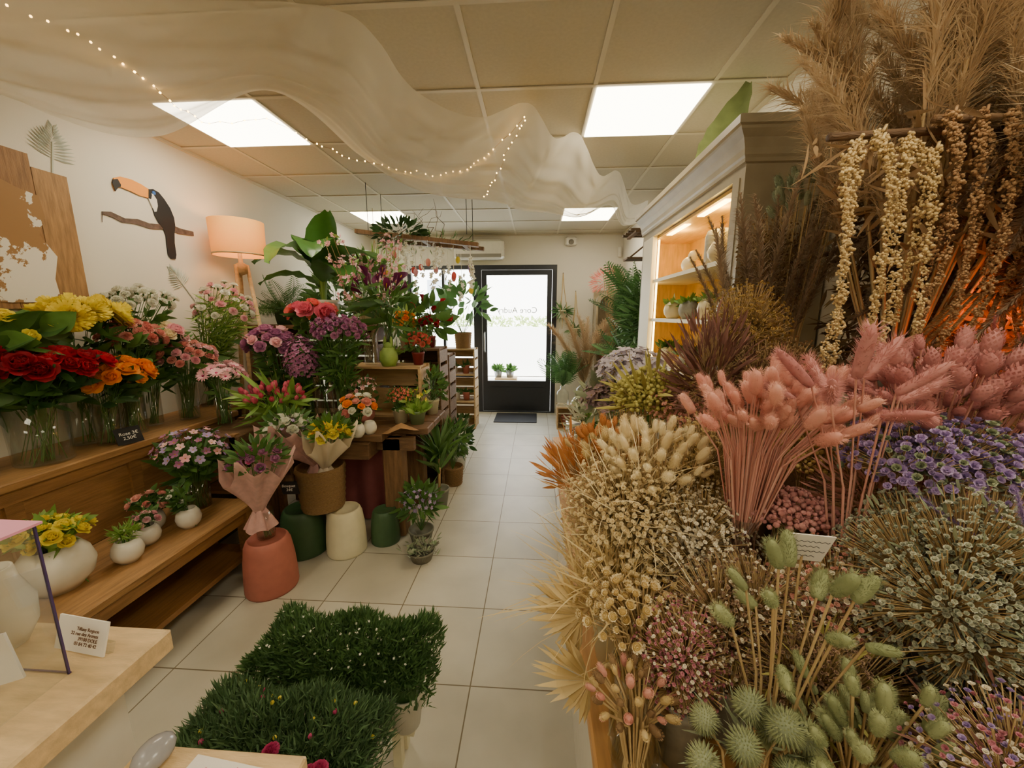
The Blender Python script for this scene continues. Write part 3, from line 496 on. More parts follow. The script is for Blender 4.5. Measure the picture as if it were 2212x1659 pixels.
# banana plant with broad leaves
def bigleaf(b,p,az,el,L,W,droop,m,n=12):
    P=[]; q=A(p,float); e=el; h=A([math.cos(az),math.sin(az),0]); s=A([-math.sin(az),math.cos(az),0])
    for i in range(n):
        u=i/(n-1); d=h*math.cos(e)+A([0,0,1])*math.sin(e); nr=-h*math.sin(e)+A([0,0,1])*math.cos(e)
        if i: q=q+d*L/(n-1); e-=droop/(n-1)
        w=W*math.sin(math.pi*(.04+.93*u**.8))**.8; P.append([q+s*w*v+nr*abs(v)*w*.3+nr*.01*math.sin(u*30+v*3) for v in(-1,-.5,0,.5,1)])
    b.grid(A(P),m); return q
b=MB(); vase(b,(-1.92,3.45,1.5),.13,.22,'pot',white); bm=M('banana_leaf',(92,140,66),(68,115,50),.35,.2,8,.3,12,coat=.3,trans=.2)
for az,el,L,W,dr_,h in((3.4,1.0,.6,.14,1.8,.25),(-1.2,1.25,.6,.18,2.5,.3),(-.3,.9,.7,.15,1.7,.25),(-1.9,1.1,.6,.17,2.4,.3),(.9,1.2,.55,.13,1.3,.2),(2.2,1.2,.5,.13,1.2,.25),(-.8,1.4,.5,.13,1.0,.35),(-2.6,.7,.5,.12,1.5,.15),(-.7,.8,.6,.15,2.0,.2)):
    t=A([-1.92,3.45,1.68])+A([.03*math.cos(az),.03*math.sin(az),h]); b.tube([(-1.92,3.45,1.65),t],[.012,.008],6,lgreen); bigleaf(b,t,az,el,L,W,dr_,bm)
b.obj('banana_plant')
potplant('trailing_fern_plant',(-2.3,3.45,1.5),.1,.16,'pot',dkgreen,30,.3,FROND,palmg,.4)
b=MB(); vase(b,(-1.9,4.6,1.95),.1,.14,'pot',white); 
for a in(0,2.1,4.2): b.tube([(-1.9+.1*math.cos(a),4.6+.1*math.sin(a),2.08),(-1.9,4.6,2.45),(-1.9,4.6,2.8)],.003,4,tan)
b.inst(NLEAF,np.repeat([[-1.9,4.6,2.07]],130,0),rng.normal(size=(130,3))*[1,1,.5]+[0,0,.5],.36,[lgreen]); b.obj('hanging_spider_plant')
bush('ficus_plant',(-1.6,4.4,0),.15,.3,'basket',wicker,1.55,(.35,.3,.4),300,.13,palmg,nst=8)
bush('schefflera_plant',(-2.2,4.2,0),.15,.3,'pot',terra,1.7,(.3,.3,.45),260,.14,green,nst=8)
# floor lamp
b=MB(); lm=M('lamp_shade_linen',(232,184,104),(228,178,98),.9,.1,200,emit=(255,175,80),es=.55,trans=.4); lc=A([-2.36,3.05,0]); sh=[(.18,2.05),(.187,2.31),(.184,2.31),(.177,2.05)]
b.lathe(sh,lc,32,lm); b.lathe([(.181,2.05),(.183,2.05),(.183,2.062),(.181,2.062)],lc,32,pine)
for a in(0.4,2.5,4.6): b.tube([lc+A([.04*math.cos(a),.04*math.sin(a),1.98]),lc+A([.22*math.cos(a),.22*math.sin(a),.002])],.014,8,pine)
b.lathe([(.001,1.9),(.05,1.92),(.05,1.98),(.015,2.0),(.015,2.1),(.001,2.1)],lc,12,pine); b.ell(lc+A([0,0,2.15]),.035,8,10,M('bulb',(255,220,170),None,.5,emit=(255,190,110),es=20)); b.obj('floor_lamp')
# hanging branch frame
b=MB()
b.obox((-1.13,3.75,2.30),(1.1,.05,-.12),(0,1,0),(.1,0,1),(.58,.035,.018),dwoodz,.2); b.obox((-1.1,4.1,2.30),(1.1,-.05,-.1),(0,1,0),(.1,0,1),(.56,.03,.018),dwoodz,.6)
for x in(-1.5,-1.1,-.7): b.obox((x,3.92,2.30-.11*(x+1.13)),(0,1,0),(1,0,0),(0,0,1),(.2,.02,.012),dwoodz)
for x in(-1.6,-.66): 
    for y in(3.75,4.1): b.tube([(x,y,2.33),(x,y,2.8)],.003,5,slate)
for i in range(36):
    x=random.uniform(-1.6,-.62); y=random.uniform(3.65,4.15); z1=2.28-.11*(x+1.13); L=random.uniform(.05,.38); b.tube([(x,y,z1),(x,y,z1-L)],.0015,4,whitef)
    if i%2: b.ell((x,y,z1-L-.03),(.024,.024,.036),8,10,random.choice([pinkl,peach,yellow,coral,lilac]))
    else: b.inst(FLO,[(x+random.uniform(-.025,.025),y,z1-L-.025*k) for k in range(-5,6)],rng.normal(size=(11,3)),.06,[whitef,yc])
l,d=dome((-1.32,3.8,2.36),(.22,.15,.1),110,-.5); b.inst(LEAF,l,d,.09,[dgreen]); l,d=dome((-1.1,3.95,2.28),(.5,.2,.06),110,-.5); b.inst(NLEAF,l,d,.09,[green])
for i in range(12):
    p=A([random.uniform(-1.5,-.8),3.9,2.3]); pts=[p]
    for k in range(6): p=p+A([random.uniform(-.09,.09),random.uniform(-.05,.05),random.uniform(.01,.09)]); pts.append(p)
    b.tube(pts,[.004,.004,.003,.003,.002,.002,.001],4,dbrown2)
b.obj('hanging_branch_frame')
b=MB(); vase(b,(-1.3,2.95,1.202),.05,.25,'glass'); fls=[]
for i in range(9):
    p=A([-1.3,2.95,1.22]); q=A([random.uniform(-.35,.25),random.uniform(-.2,.2),1])*.13; pts=[p]
    for k in range(7): p=p+q+rng.normal(size=3)*[.02,.02,.01]; pts.append(p); 
    b.tube(pts,.002,4,dbrown); fls+=[x+rng.normal(size=3)*.02 for x in pts[4:] for _ in range(4)]
b.inst(FLO,fls,rng.normal(size=(len(fls),3))+[0,0,.4],.04,[pinkl,pinkh]); b.inst(LEAF,fls[::3],rng.normal(size=(len(fls[::3]),3)),.05,[lgreen]); b.obj('blossom_branch_arrangement')
# ---------------------------------------------------------------- wall decals
XL=X0
def flat(b,poly,mat,x,th=.004):
    n=len(poly); v=[(x,y,z) for y,z in poly]+[(x+th,y,z) for y,z in poly]; f=[tuple(range(n,2*n))]+[(i,(i+1)%n,n+(i+1)%n,n+i) for i in range(n)]; b.raw(v,f,mat,False,.5)
b=MB(); bm_=M('map_wood',(172,132,84),(148,108,64),.6,.4,8,.3,30,stretch=(1,8,1))
for i in range(6): y=1.2+.157*i; b.box((XL+.001,y,1.62),(XL+.025,y+.154,2.36+[.0,.02,.05,.03,.04,-.02][i]),bm_,random.random())
mw=M('map_print',(152,114,68),(226,221,208),.7,mask=3.2,stretch=(1,1.0,1.0))
P_=[(1.22,1.66),(1.22,2.24),(1.45,2.27),(1.62,2.24),(1.78,2.27),(1.9,2.22),(1.99,2.2),(2.0,2.1),(1.96,2.0),(2.02,1.9),(1.99,1.78),(2.0,1.66),(1.8,1.65),(1.5,1.67)]
flat(b,P_,mw,XL+.026,.003); b.obj('wooden_world_map')
b=MB(); fw=M('decal_white',(200,204,192),(170,178,168),.8)
def fan(b,cy,cz,R,ang,n=13):
    b.obox((XL+.004,cy-math.cos(ang)*R*1.0,cz-math.sin(ang)*R*1.0),(0,math.cos(ang),math.sin(ang)),(0,-math.sin(ang),math.cos(ang)),(1,0,0),(R*1.1,.003,.002),fw)
    for i in range(n):
        u=i/(n-1)
        for s in(-1,1):
            o=A([XL+.003,cy+math.cos(ang)*R*(u*1.2-.6),cz+math.sin(ang)*R*(u*1.2-.6)]); a=ang+s*(1.35-.9*u); l=R*(.95-.35*u)*(.6+.4*math.sin(math.pi*min(1,u+.25))); d=A([0,math.cos(a),math.sin(a)]); t=A([0,-math.sin(a),math.cos(a)])*R*.06
            b.raw([o,o+d*l*.5+t,o+d*l,o+d*l*.5-t,o+d*l*.5+A([.006,0,0])],[(0,1,4),(1,2,4),(2,3,4),(3,0,4)],fw,False)
fan(b,2.12,2.5,.13,1.4); b.obj('palm_leaf_wall_decal'); b=MB(); fan(b,2.75,1.86,.11,2.2); b.obj('palm_leaf_wall_decal')
b=MB(); tb=M('toucan_black',(28,28,32),(28,28,32),.6); to=M('toucan_beak_orange',(245,165,60),(240,150,45),.6); tw=M('toucan_white',(235,232,225),None,.7); brn=M('branch_print',(120,100,90),(90,72,64),.8,.5,30)
x=XL+.002
flat(b,[(2.30,2.14),(2.31,2.19),(2.36,2.185),(2.42,2.165),(2.5,2.175),(2.6,2.165),(2.72,2.185),(2.82,2.175),(2.94,2.185),(2.94,2.215),(2.84,2.215),(2.76,2.225),(2.70,2.215),(2.6,2.20),(2.52,2.21),(2.44,2.195),(2.36,2.215),(2.31,2.205)],brn,x,.004)
body=[(2.62,2.42),(2.66,2.435),(2.70,2.425),(2.735,2.39),(2.77,2.34),(2.79,2.28),(2.79,2.22),(2.775,2.17),(2.765,2.10),(2.765,2.02),(2.755,1.99),(2.72,1.985),(2.70,2.01),(2.70,2.08),(2.705,2.14),(2.695,2.18),(2.665,2.22),(2.645,2.26),(2.635,2.32),(2.62,2.36)]
flat(b,body,tb,x+.001,.005)
flat(b,[(2.62,2.405),(2.655,2.40),(2.675,2.37),(2.675,2.33),(2.66,2.29),(2.645,2.285),(2.632,2.32),(2.618,2.36)],tw,x+.0015,.006)
flat(b,[(2.405,2.345),(2.395,2.39),(2.41,2.425),(2.45,2.445),(2.52,2.45),(2.58,2.44),(2.625,2.425),(2.635,2.39),(2.62,2.365),(2.56,2.365),(2.5,2.375),(2.45,2.38),(2.425,2.375)],to,x+.002,.006)
flat(b,[(2.405,2.345),(2.395,2.39),(2.405,2.415),(2.43,2.425),(2.445,2.395),(2.44,2.38),(2.425,2.375)],tb,x+.003,.0065); flat(b,[(2.615,2.365),(2.625,2.425),(2.637,2.425),(2.642,2.39),(2.632,2.362)],tb,x+.003,.0065)
flat(b,[(2.66+.012*math.cos(a),2.41+.012*math.sin(a)) for a in np.arange(12)*.5236],M('toucan_eye',(60,110,190),None,.5),x+.003,.0066)
b.obj('toucan_wall_decal')
# ---------------------------------------------------------------- cabinet
b=MB(); cab=M('cabinet_taupe',(168,156,130),(160,147,122),.45,.12,10); cy=M('cabinet_interior_yellow',(230,190,92),(222,180,80),.5,.2,8,stretch=(6,1,1)); xf,xb,ya,yb,zt=.9,1.285,1.87,3.5,2.4
b.box((xf,ya,0),(xb,ya+.04,2.27),cab,.2); b.box((xf,yb-.04,0),(xb,yb,2.27),cab,.2); b.box((xb-.02,ya+.04,0),(xb,yb-.04,2.27),cy,.3); b.box((xf,ya+.04,2.19),(xb-.02,yb-.04,2.27),cab,.2)
b.box((xf-.004,ya+.04,.9),(xf+.03,ya+.10,2.19),cab,.3); b.box((xf-.004,yb-.30,.9),(xf+.03,yb-.04,2.19),M('cabinet_cream',(232,222,195),None,.5)); b.box((xf+.03,ya+.04,.9),(xf+.05,ya+.045,2.19),cy)
for z in(.9,1.22,1.55,1.85): b.box((xf+.015,ya+.04,z-.012),(xb-.02,yb-.04,z+.012),M('shelf_cream',(238,226,190),None,.5))
b.box((xf,ya+.04,0),(xf+.03,yb-.04,.88),cab,.4); b.box((xf+.03,ya+.04,2.17),(xb-.02,yb-.04,2.188),cy,.5); b.box((xf+.03,yb-.06,.9),(xb-.02,yb-.042,2.17),cy,.5)
prof=[(0,2.235),(.012,2.24),(.014,2.255),(.02,2.265),(.024,2.29),(.038,2.325),(.062,2.35),(.066,2.36),(.078,2.365),(.08,2.395),(.075,2.4),(-.3,2.4)]
P=A([[(xb+.0,ya-o,z) if o>-.2 else (xb,ya+.1,z),(xf-max(o,-.2),ya-o if o>-.2 else ya+.1,z),(xf-max(o,-.2),yb,z)] for o,z in prof]); b.grid(P,cab,rnd=.1,smooth=False); b.box((xf,ya,2.27),(xb,yb,2.398),cab,.3)
led=M('led_strip_warm',(255,230,170),None,.5,emit=(255,215,130),es=16); b.box((xf+.035,yb-.32,1.0),(xf+.045,yb-.305,2.16),led); 
for y in(2.15,2.7): b.box((xf+.05,y,2.165),(xf+.09,y+.35,2.169),led)
b.obj('display_cabinet')
st=M('stoneware',(175,172,160),(145,144,136),.6,.3,30); ylc=M('cream_glaze',(238,222,180),None,.3)
def pots(name,c,prof,m,n=28): b=MB(); b.lathe(prof,c,n,m); return b.obj(name)
S=1.862
pots('stoneware_jar',(1.05,2.38,S),[(.001,0),(.075,0),(.085,.03),(.085,.17),(.075,.2),(.068,.2),(.07,.17),(.001,.03)],st); pots('stoneware_jar',(1.1,2.14,S),[(.001,0),(.08,0),(.09,.03),(.09,.18),(.08,.22),(.07,.22),(.07,.17),(.001,.03)],ylc)
pots('teardrop_vase',(.97,2.2,S),[(.001,0),(.035,0),(.06,.03),(.065,.06),(.045,.1),(.015,.14),(.012,.18),(.001,.18)],ylc)
b=MB(); b.ell((1.0,2.72,S+.055),(.04,.07,.05),10,14,ylc); b.ell((1.0,2.64,S+.1),.033,8,12,ylc); b.lathe([(.011,0),(.001,.03)],(1.0,2.62,S+.1),8,dorange); b.raw([(1,2.77,S+.06),(.98,2.87,S+.07),(1.02,2.87,S+.07)],[(0,1,2)],ylc); b.obj('ceramic_bird_figurine')
b=MB(); b.tube([(1.02+.0*a,2.02+.07*math.cos(a),S+.09+.08*math.sin(a)) for a in np.linspace(0,6.2832,24)],.008,6,cream); b.box((.99,1.98,S),(1.05,2.06,S+.012),cream); b.obj('ring_sculpture')
for y in(2.1,2.35,2.65,2.95): potplant('shelf_potted_plant',(1.0,y,1.562),.065,.12,'egg',random.choice([st,white,ylc]),40,.08,LEAF,lgreen,.7)
for y in(2.15,2.6,3.0): potplant('shelf_potted_plant',(1.0,y,1.232),.06,.12,'egg',random.choice([st,white,ylc]),40,.09,LEAF,green,.9)
b=MB(); lf=M('dry_banana_leaf',(135,150,98),(108,124,74),.6,.3,12,trans=.2); bigleaf(b,(1.0,2.62,2.43),-1.5,.42,.52,.10,-.35,lf); bigleaf(b,(1.08,2.35,2.41),-.9,.12,.4,.06,.2,lf); b.tube([(1.0,2.9,2.403),(1.0,2.62,2.43)],.006,6,lf); b.obj('dried_banana_leaf')
# ---------------------------------------------------------------- right-back corner
b=MB(); ar=M('arch_shelf_wood',(175,160,130),None,.7,.3,10); xa,xb_,y_a,y_b=.86,1.27,5.75,6.05
b.box((xa,y_a,0),(xa+.03,y_b,1.75),ar); b.box((xb_-.03,y_a,0),(xb_,y_b,1.75),ar); b.box((xa,y_b-.02,0),(xb_,y_b,1.95),ar)
for z in(.02,.45,.9,1.3): b.box((xa+.03,y_a,z),(xb_-.03,y_b-.02,z+.02),ar)
th=np.linspace(0,math.pi,17); mid=(xa+xb_)/2; rr=(xb_-xa)/2; P=A([[(mid+(rr if k in(1,2) else rr-.05)*math.cos(a),y_a if k in(0,1) else y_b,1.72+(rr if k in(1,2) else rr-.05)*math.sin(a)) for k in(0,1,2,3)] for a in th]); b.grid(P,ar,True,False)
for k,z in enumerate((.47,.92,1.32)): 
    for x in(1.0,1.13): vase(b,(x,5.88,z),.045,.12,random.choice(['pot','egg']),random.choice([terra,dorange,cream]))
b.obj('arched_display_shelf')
crate('wooden_crate',(.3,5.25,0),(.8,5.55,.32)); 
for x in(.42,.6): 
    b=MB(); vase(b,(x,5.36,.019),.06,.16,'pot',terra); b.obj('terracotta_flower_pot')
b=MB(); vase(b,(.38,5.38,.321),.09,.28,'bottle',glass); d=rng.normal(size=(26,3))*[.55,.5,.2]+[0,0,1]; b.inst(FROND,np.repeat([[.38,5.38,.6]],26,0),d,.5,[palmg]); b.obj('fern_in_glass_jar')
b=MB(); vase(b,(.68,5.4,.321),.12,.35,'bottle',glass); b.inst(PLUME,np.repeat([[.68,5.4,.6]],6,0),rng.normal(size=(6,3))*[.15,.15,.1]+[0.0,0,1],.95,[pamp]); b.obj('pampas_in_demijohn')
for x,yy,zt in((.40,6.1,2.22),(.60,6.1,1.95)):
    b=MB(); vase(b,(x,yy,zt-.68),.07,.12,'pot',cream)
    for a in(0,2.1,4.2): b.tube([(x,yy+.05,zt),(x+.02*math.cos(a),yy+.02*math.sin(a),zt-.25),(x+.075*math.cos(a),yy+.075*math.sin(a),zt-.58),(x,yy,zt-.7)],.006,5,tan)
    b.inst(NLEAF,np.repeat([[x,yy,zt-.57]],50,0),rng.normal(size=(50,3))*[1,.4,.4]+[0,-.2,-.1],.2,[palmg]); b.tube([(x,yy,zt-.7),(x,yy,zt-.85)],[.01,.004],5,tan); b.tube([(x,6.19,zt),(x,yy+.04,zt)],.006,6,slate); b.obj('macrame_plant_hanger')
b=MB(); b.box((.92,3.75,0),(1.28,4.7,.7),dwood,.3,.01); b.obj('wooden_plant_bench')
b=MB(); vase(b,(1.08,4.3,.7),.11,.25,'pot',white); d=rng.normal(size=(46,3))*[.5,.45,.1]+[-.15,0,1.0]; b.inst(FROND,A([[1.05,4.3,.95]])+rng.random((46,1))*[0,0,.75],d,np.full(46,.55),[palmg]); b.tube([(1.08,4.3,.85),(1.05,4.3,1.7)],.012,6,tan); b.obj('areca_palm')
bush('calathea_plant',(1.08,3.95,.7),.12,.22,'basket',wicker,1.5,(.22,.2,.5),150,.18,palmg,SLEAF)
bush('philodendron_plant',(1.08,4.62,.7),.11,.2,'pot',terra,1.2,(.2,.2,.22),60,.15,palmg)
b=MB(); vase(b,(1.1,5.4,0),.1,.4,'bottle',glass); l,d=dome((.92,5.2,2.0),(.18,.14,.16),300,-.6); b.inst(NLEAF,l,d,.09,[M('coral_dried',(240,160,145),(228,128,116),.8,trans=.2)]); b.seg((1.1,5.4,.1),l[:20],.003,tan); b.obj('coral_dried_bouquet')
b=MB()
for y in(4.2,4.32,4.44,4.56): b.box((.95,y,2.44),(1.29,y+.05,2.46),dbrown2)
b.box((1.0,4.2,2.42),(1.04,4.61,2.44),dbrown2); b.tube([(1.28,4.4,2.43),(1.0,4.4,2.2)],.01,6,dbrown2); b.box((.95,4.3,2.17),(1.29,4.5,2.19),dbrown2); b.obj('dark_wall_shelf')
# ---------------------------------------------------------------- counter
b=MB(); b.box((-1.6,-.6,.955),(-.69,.6,1.0),lpine,.3,.004); b.box((-1.55,-.55,0),(-.75,.55,.955),white,.5); b.obj('shop_counter')
pur=M('purple_edge',(82,66,120),None,.3)
b=MB(); x0,x1,ya_,yb_,z0,z1=-.93,-.77,.40,.5,1.001,1.27; t=.003
b.box((x0,ya_,z0),(x1,ya_+t,z1),acrylic); b.box((x0,yb_-t,z0),(x1,yb_,z1),acrylic); b.box((x0,ya_+t,z0),(x0+t,yb_-t,z1),acrylic); b.box((x1-t,ya_+t,z0),(x1,yb_-t,z1),acrylic)
for x in(x0,x1-t):
    for y in(ya_,yb_-t): b.box((x,y,z0),(x+t,y+t,z1),pur)
for y in(ya_,yb_): b.box((x0,y-.001,z0),(x1,y+.001,z0+.002),pur)
pks=M('pink_sheet',(236,160,190),None,.7); b.box((x0-.01,ya_-.01,z1),(x1+.005,yb_+.005,z1+.004),pks); b.obox((-.85,.45,1.06),(1,.3,.2),(-.3,1,0),(-.2,0,1),(.05,.002,.04),paper); b.obox((-.87,.44,1.12),(1,-.2,.3),(.2,1,0),(-.3,0,1),(.05,.002,.03),paper)
ab=b.obj('acrylic_tip_box'); text('sheet_text','MERCI',.03,(-.85,.44,1.275),(0,0,0),inkd,ab)
b=MB(); b.lathe([(.001,0),(.025,0),(.042,.035),(.045,.08),(.03,.125),(.026,.15),(.022,.15),(.026,.12),(.001,.05)],(-.95,.545,1.001),24,white); b.obj('white_ceramic_vase')
b=MB(); b.obox((-.80,.545,1.03),(1,-.12,0),(.12,1,-.35),(0,.35,1),(.055,.0015,.028),paper); b.obox((-.80,.549,1.010),(1,-.12,0),(.12,1,-.35),(0,.35,1),(.057,.004,.009),acrylic); bc=b.obj('business_card')
text('card_text','Tiffany Rognon\n22 rue des Arenes\n39100 DOLE\n03 84 72 40 42',.008,(-.752,.534,1.045),(math.pi/2-.34,0,-.12),M('ink_brown',(110,80,60),None,.7),bc,'RIGHT')
b=MB(); b.ell((-.585,.45,.921),(.025,.03,.018),8,14,M('glass_pebble',(170,170,175),None,.2)); b.box((-.61,.30,0),(-.37,.45,.88),M('kraft_board',(190,158,112),None,.8,.1),.5); b.box((-.63,.28,.88),(-.355,.475,.903),lpine,.6,.003); b.obox((-.46,.41,.906),(1,-.1,0),(.1,1,0),(0,0,1),(.07,.045,.002),paper)
for i in range(7): x=-.50+.012*i; b.tube([(x,.435,.909),(x+.004,.445+random.uniform(-.004,.004),.909),(x+.009,.437,.909)],.0008,4,tulipc)
b.raw([(-.415,.40,.909),(-.40,.40,.909),(-.405,.445,.909)],[(0,1,2)],lgreen,False); b.obj('gift_card_stand')
# ---------------------------------------------------------------- bedding plants
bedm=M('bedding_green',(98,134,70),(50,86,44),.55,.2,20,trans=.2); bedm2=M('bedding_green_bluish',(106,138,88),(58,92,56),.55,.2,20,trans=.2)
def bed(name,a,c,n,tpl,ls,lm,fl,up=.8):
    b=MB(); x0,y0,x1,y1=a; z=c
    for i in range(5):
        for j in range(2): vase(b,(x0+.09+(x1-x0-.18)*i/4,y0+.08+(y1-y0-.16)*j,.2),.06,.14,'pot',white)
    b.box((x0+.06,y0+.05,.18),(x1-.06,y1-.05,.2),cream); 
    for x in(x0+.12,x1-.15):
        for y in(y0+.08,y1-.11): b.box((x,y,0),(x+.03,y+.03,.18),cream)
    u=rng.random((n,2)); cx=x0+u[:,0]*(x1-x0); cy_=y0+u[:,1]*(y1-y0); e=np.minimum(np.minimum(u[:,0],1-u[:,0])*(x1-x0),np.minimum(u[:,1],1-u[:,1])*(y1-y0)); 
    top=z-.11*np.exp(-e/.035)+.028*np.sin(cx*24+1)*np.cos(cy_*23); zz=top-rng.random(n)**2*.09
    loc=np.stack([cx,cy_,zz],1); d=rng.normal(size=(n,3))*.5+A([0,0,up]); d[:,0]+=(u[:,0]-.5)*1.3; d[:,1]+=(u[:,1]-.5)*1.3
    b.inst(tpl,loc,d,ls*rng.uniform(.6,1.2,n),[lm]); b.box((x0+.04,y0+.04,.3),(x1-.04,y1-.04,z-.13),dgreen)
    for t_,k,s,ms in fl:
        i=rng.integers(0,n,k); l=loc[i].copy(); l[:,2]=top[i]+.015; b.inst(t_,l,A([0,-.3,1])+rng.normal(size=(k,3))*.3,s,ms)
    return b.obj(name)
bed('white_bedding_plants',(-.96,1.0,-.34,1.25),.52,11000,SLEAF,.034,bedm,[(FLO,80,.010,[whitef,yc])],1.0)
bed('dianthus_bedding_plants',(-.98,.66,-.42,.97),.5,12000,NLEAF,.04,bedm2,[(BALL,14,.012,[yellow]),(BALL,10,.014,[pinkh])],1.0)
b=MB(); l=A([(-.58,.68,.53),(-.55,.66,.53),(-.52,.69,.53),(-.62,.7,.52),(-.49,.65,.51),(-.66,.64,.53),(-.70,.66,.53),(-.50,.70,.53),(-.46,.69,.52),(-.64,.73,.53)]); b.inst(CARN,l,A([0,-.2,1])+rng.normal(size=(10,3))*.2,.045,[pinkh,green]); b.seg(l-[0,0,.15],l,.002,stemg); b.obj('magenta_dianthus')
# ---------------------------------------------------------------- dried flower display
b=MB(); ob=M('orange_oak',(200,152,92),(180,132,76),.5,.3,6,stretch=(10,1,10))
b.box((.12,.2,.71),(1.28,1.8,.75),ob,.3,.005); b.box((.12,1.8,.71),(.86,2.6,.75),ob,.3,.005); b.box((.16,.25,.0),(.2,2.55,.71),white,.5); b.box((.5,.2,.75),(1.28,1.7,.95),dwood,.4); b.box((.85,.2,.95),(1.28,1.6,1.2),dwood,.6); b.box((.16,.22,0),(1.28,.25,.71),white,.5); b.obj('display_table')
VK=[('pot',dbrown2),('basket',None),('pot',st),('bottle',None)]
def tz(x,y): return 1.202 if x>.86 and y<1.58 else (.952 if x>.5 and y<1.68 else .752)
def bunch(name,c,rad,n,tpl,size,mats,base=None,zmin=-.3,up=.5,stem=None,leaf=None,vr=.05,vh=.14,kind=None,extra=None,svar=.25,sc3=None,sway=0):
    b=MB(); x,y,z=c; 
    if base is None: bx=min(max(x+.03,.19),1.2); by=max(y+.05,.3); base=(bx,by,tz(bx,by))
    k,vm=random.choice(VK) if kind is None else kind; vh=min(vh,max(.06,z-base[2]-.06)); vase(b,base,vr,vh,k,vm)
    loc,d=dome(c,rad,n,zmin,.35 if n>60 else .75); d=d+A([0,0,up]); s=size*rng.uniform(1-svar,1+svar,n)
    ml=mats if isinstance(mats[0],(list,tuple)) else [mats]
    for j,ms in enumerate(ml): b.inst(tpl,loc[j::len(ml)],d[j::len(ml)],s[j::len(ml)],ms)
    if n>120:
        hubs,_=dome(A(c)-A([0,0,rad[2]*.3]),A(rad)*.5,22,-.3); j=((loc[:,None]-hubs[None])**2).sum(2).argmin(1); b.seg(hubs[j],loc,.0008,stem or tan); stems(b,base,hubs,vh,vr,stem or tan)
    else: stems(b,base,loc,vh,vr,stem or tan)
    if leaf: lt,ln,ll,lmm=leaf; q,e=dome(c,A(rad)*.95,ln,-.8,.3); b.inst(lt,q,e+[0,0,.3],ll*rng.uniform(.6,1.2,ln),[lmm])
    if extra: extra(b)
    return b.obj(name)
G=lambda n,c,rad,k,s,m,**q: bunch(n,c,rad,k,PUFF,s,[m],**q)
b=MB()
for (x,y,z) in((.10,.70,.985),(.115,.66,.87)):
    for i in range(23):
        f=math.radians(115+150*i/22); d=A([math.cos(f),.1*math.sin(i*1.7),math.sin(f)]); t=A([-math.sin(f),0,math.cos(f)]); o=A([x,y,z]); L=.125*(.85+.15*math.sin(i*.28))
        b.raw([o,o+d*L*.6+t*.008,o+d*L,o+d*L*.6-t*.008,o+d*L*.6+A([0,-.008,0])],[(0,1,4),(1,2,4),(2,3,4),(3,0,4)],dstraw,False)
    b.tube([(x,y,z),(x+.03,y,z+.04),(x+.1,y+.02,z+.02)],.004,5,tan)
b.obj('dried_fan_palm_leaves')
bunch('dried_cream_strawflowers',(.17,.65,1.05),(.1,.1,.09),120,STRAW,.026,[dcream,dgold],base=(.2,.62,.752),kind=('glass',None),vr=.055,vh=.2)
b=MB(); vase(b,(.2,.84,.752),.06,.16,'pot',cream); n=340; d=rng.normal(size=(n,3))*[.4,.4,.2]+[-.25,-.1,.9]; b.inst(BLADE,A([[.17,.76,.95]])+rng.normal(size=(n,3))*[.03,.03,.02],d,.22*rng.uniform(.6,1.1,n),[dstraw]); b.obj('dried_cream_grass')
G('dried_cream_broom',(.21,.82,1.15),(.15,.13,.15),2200,.013,dcream,zmin=-.9,leaf=(BLADE,300,.1,dcream))
bunch('cream_bunny_tails',(.27,.84,1.26),(.11,.1,.08),56,LAG,.040,[dcream],up=.9)
G('dried_yellow_broom',(.38,.89,1.2),(.1,.1,.17),1700,.012,dstraw,zmin=-.9)
bunch('dried_orange_ruscus',(.13,1.06,1.13),(.1,.12,.12),260,SLEAF,.055,[dorange],base=(.2,1.1,.752)); bunch('dried_orange_phalaris',(.21,1.0,1.23),(.11,.12,.08),70,PHAL,.032,[[dorange],[dstraw]],up=1)
G('dried_pink_broom',(.46,1.13,1.31),(.13,.12,.09),1200,.012,dpink); bunch('dried_yellow_achillea',(.37,1.22,1.33),(.13,.12,.1),900,BALL,.013,[dolive],leaf=(NLEAF,100,.1,dolive))
bunch('dried_lilac_hydrangea',(.4,1.62,1.36),(.14,.14,.1),260,FLO,.05,[M('dried_lilac',(215,208,220),(190,180,195),.8,trans=.2),dgold],base=(.4,1.65,.752)); bunch('dried_mauve_hydrangea',(.35,1.8,1.2),(.14,.14,.1),260,FLO,.05,[M('dried_mauve',(165,140,145),(128,105,110),.8),dgold],base=(.38,1.85,.752),leaf=(LEAF,60,.08,dsage))
bunch('dried_burgundy_ruscus',(.48,1.08,1.43),(.1,.11,.15),620,NLEAF,.06,[dburg],zmin=-.8,up=.8)
bunch('pink_bunny_tail_bouquet',(.44,.72,1.40),(.15,.11,.085),76,LAG,.044,[dpink],base=(.41,.73,1.1),kind=('glass',None),vr=.03,vh=.1,up=.9,stem=dpink)
G('dried_gold_solidago',(.61,1.18,1.54),(.12,.11,.15),1600,.012,dgold,zmin=-.8); G('dried_sand_broom',(.62,1.03,1.42),(.15,.12,.12),1300,.013,dbrown)
bunch('dark_pampas_grass',(.76,1.38,1.5),(.12,.12,.16),24,PLUME2,.34,[pampd],up=2.6,zmin=0,base=(.76,1.4,.952)); bunch('green_bunny_tails',(.86,1.36,1.93),(.09,.08,.12),26,LAG,.055,[dsage],up=2,base=(.85,1.42,.952))
G('dried_green_grass',(.79,1.42,1.72),(.11,.1,.22),1200,.015,dbrown,base=(.78,1.5,.952),zmin=-.8)
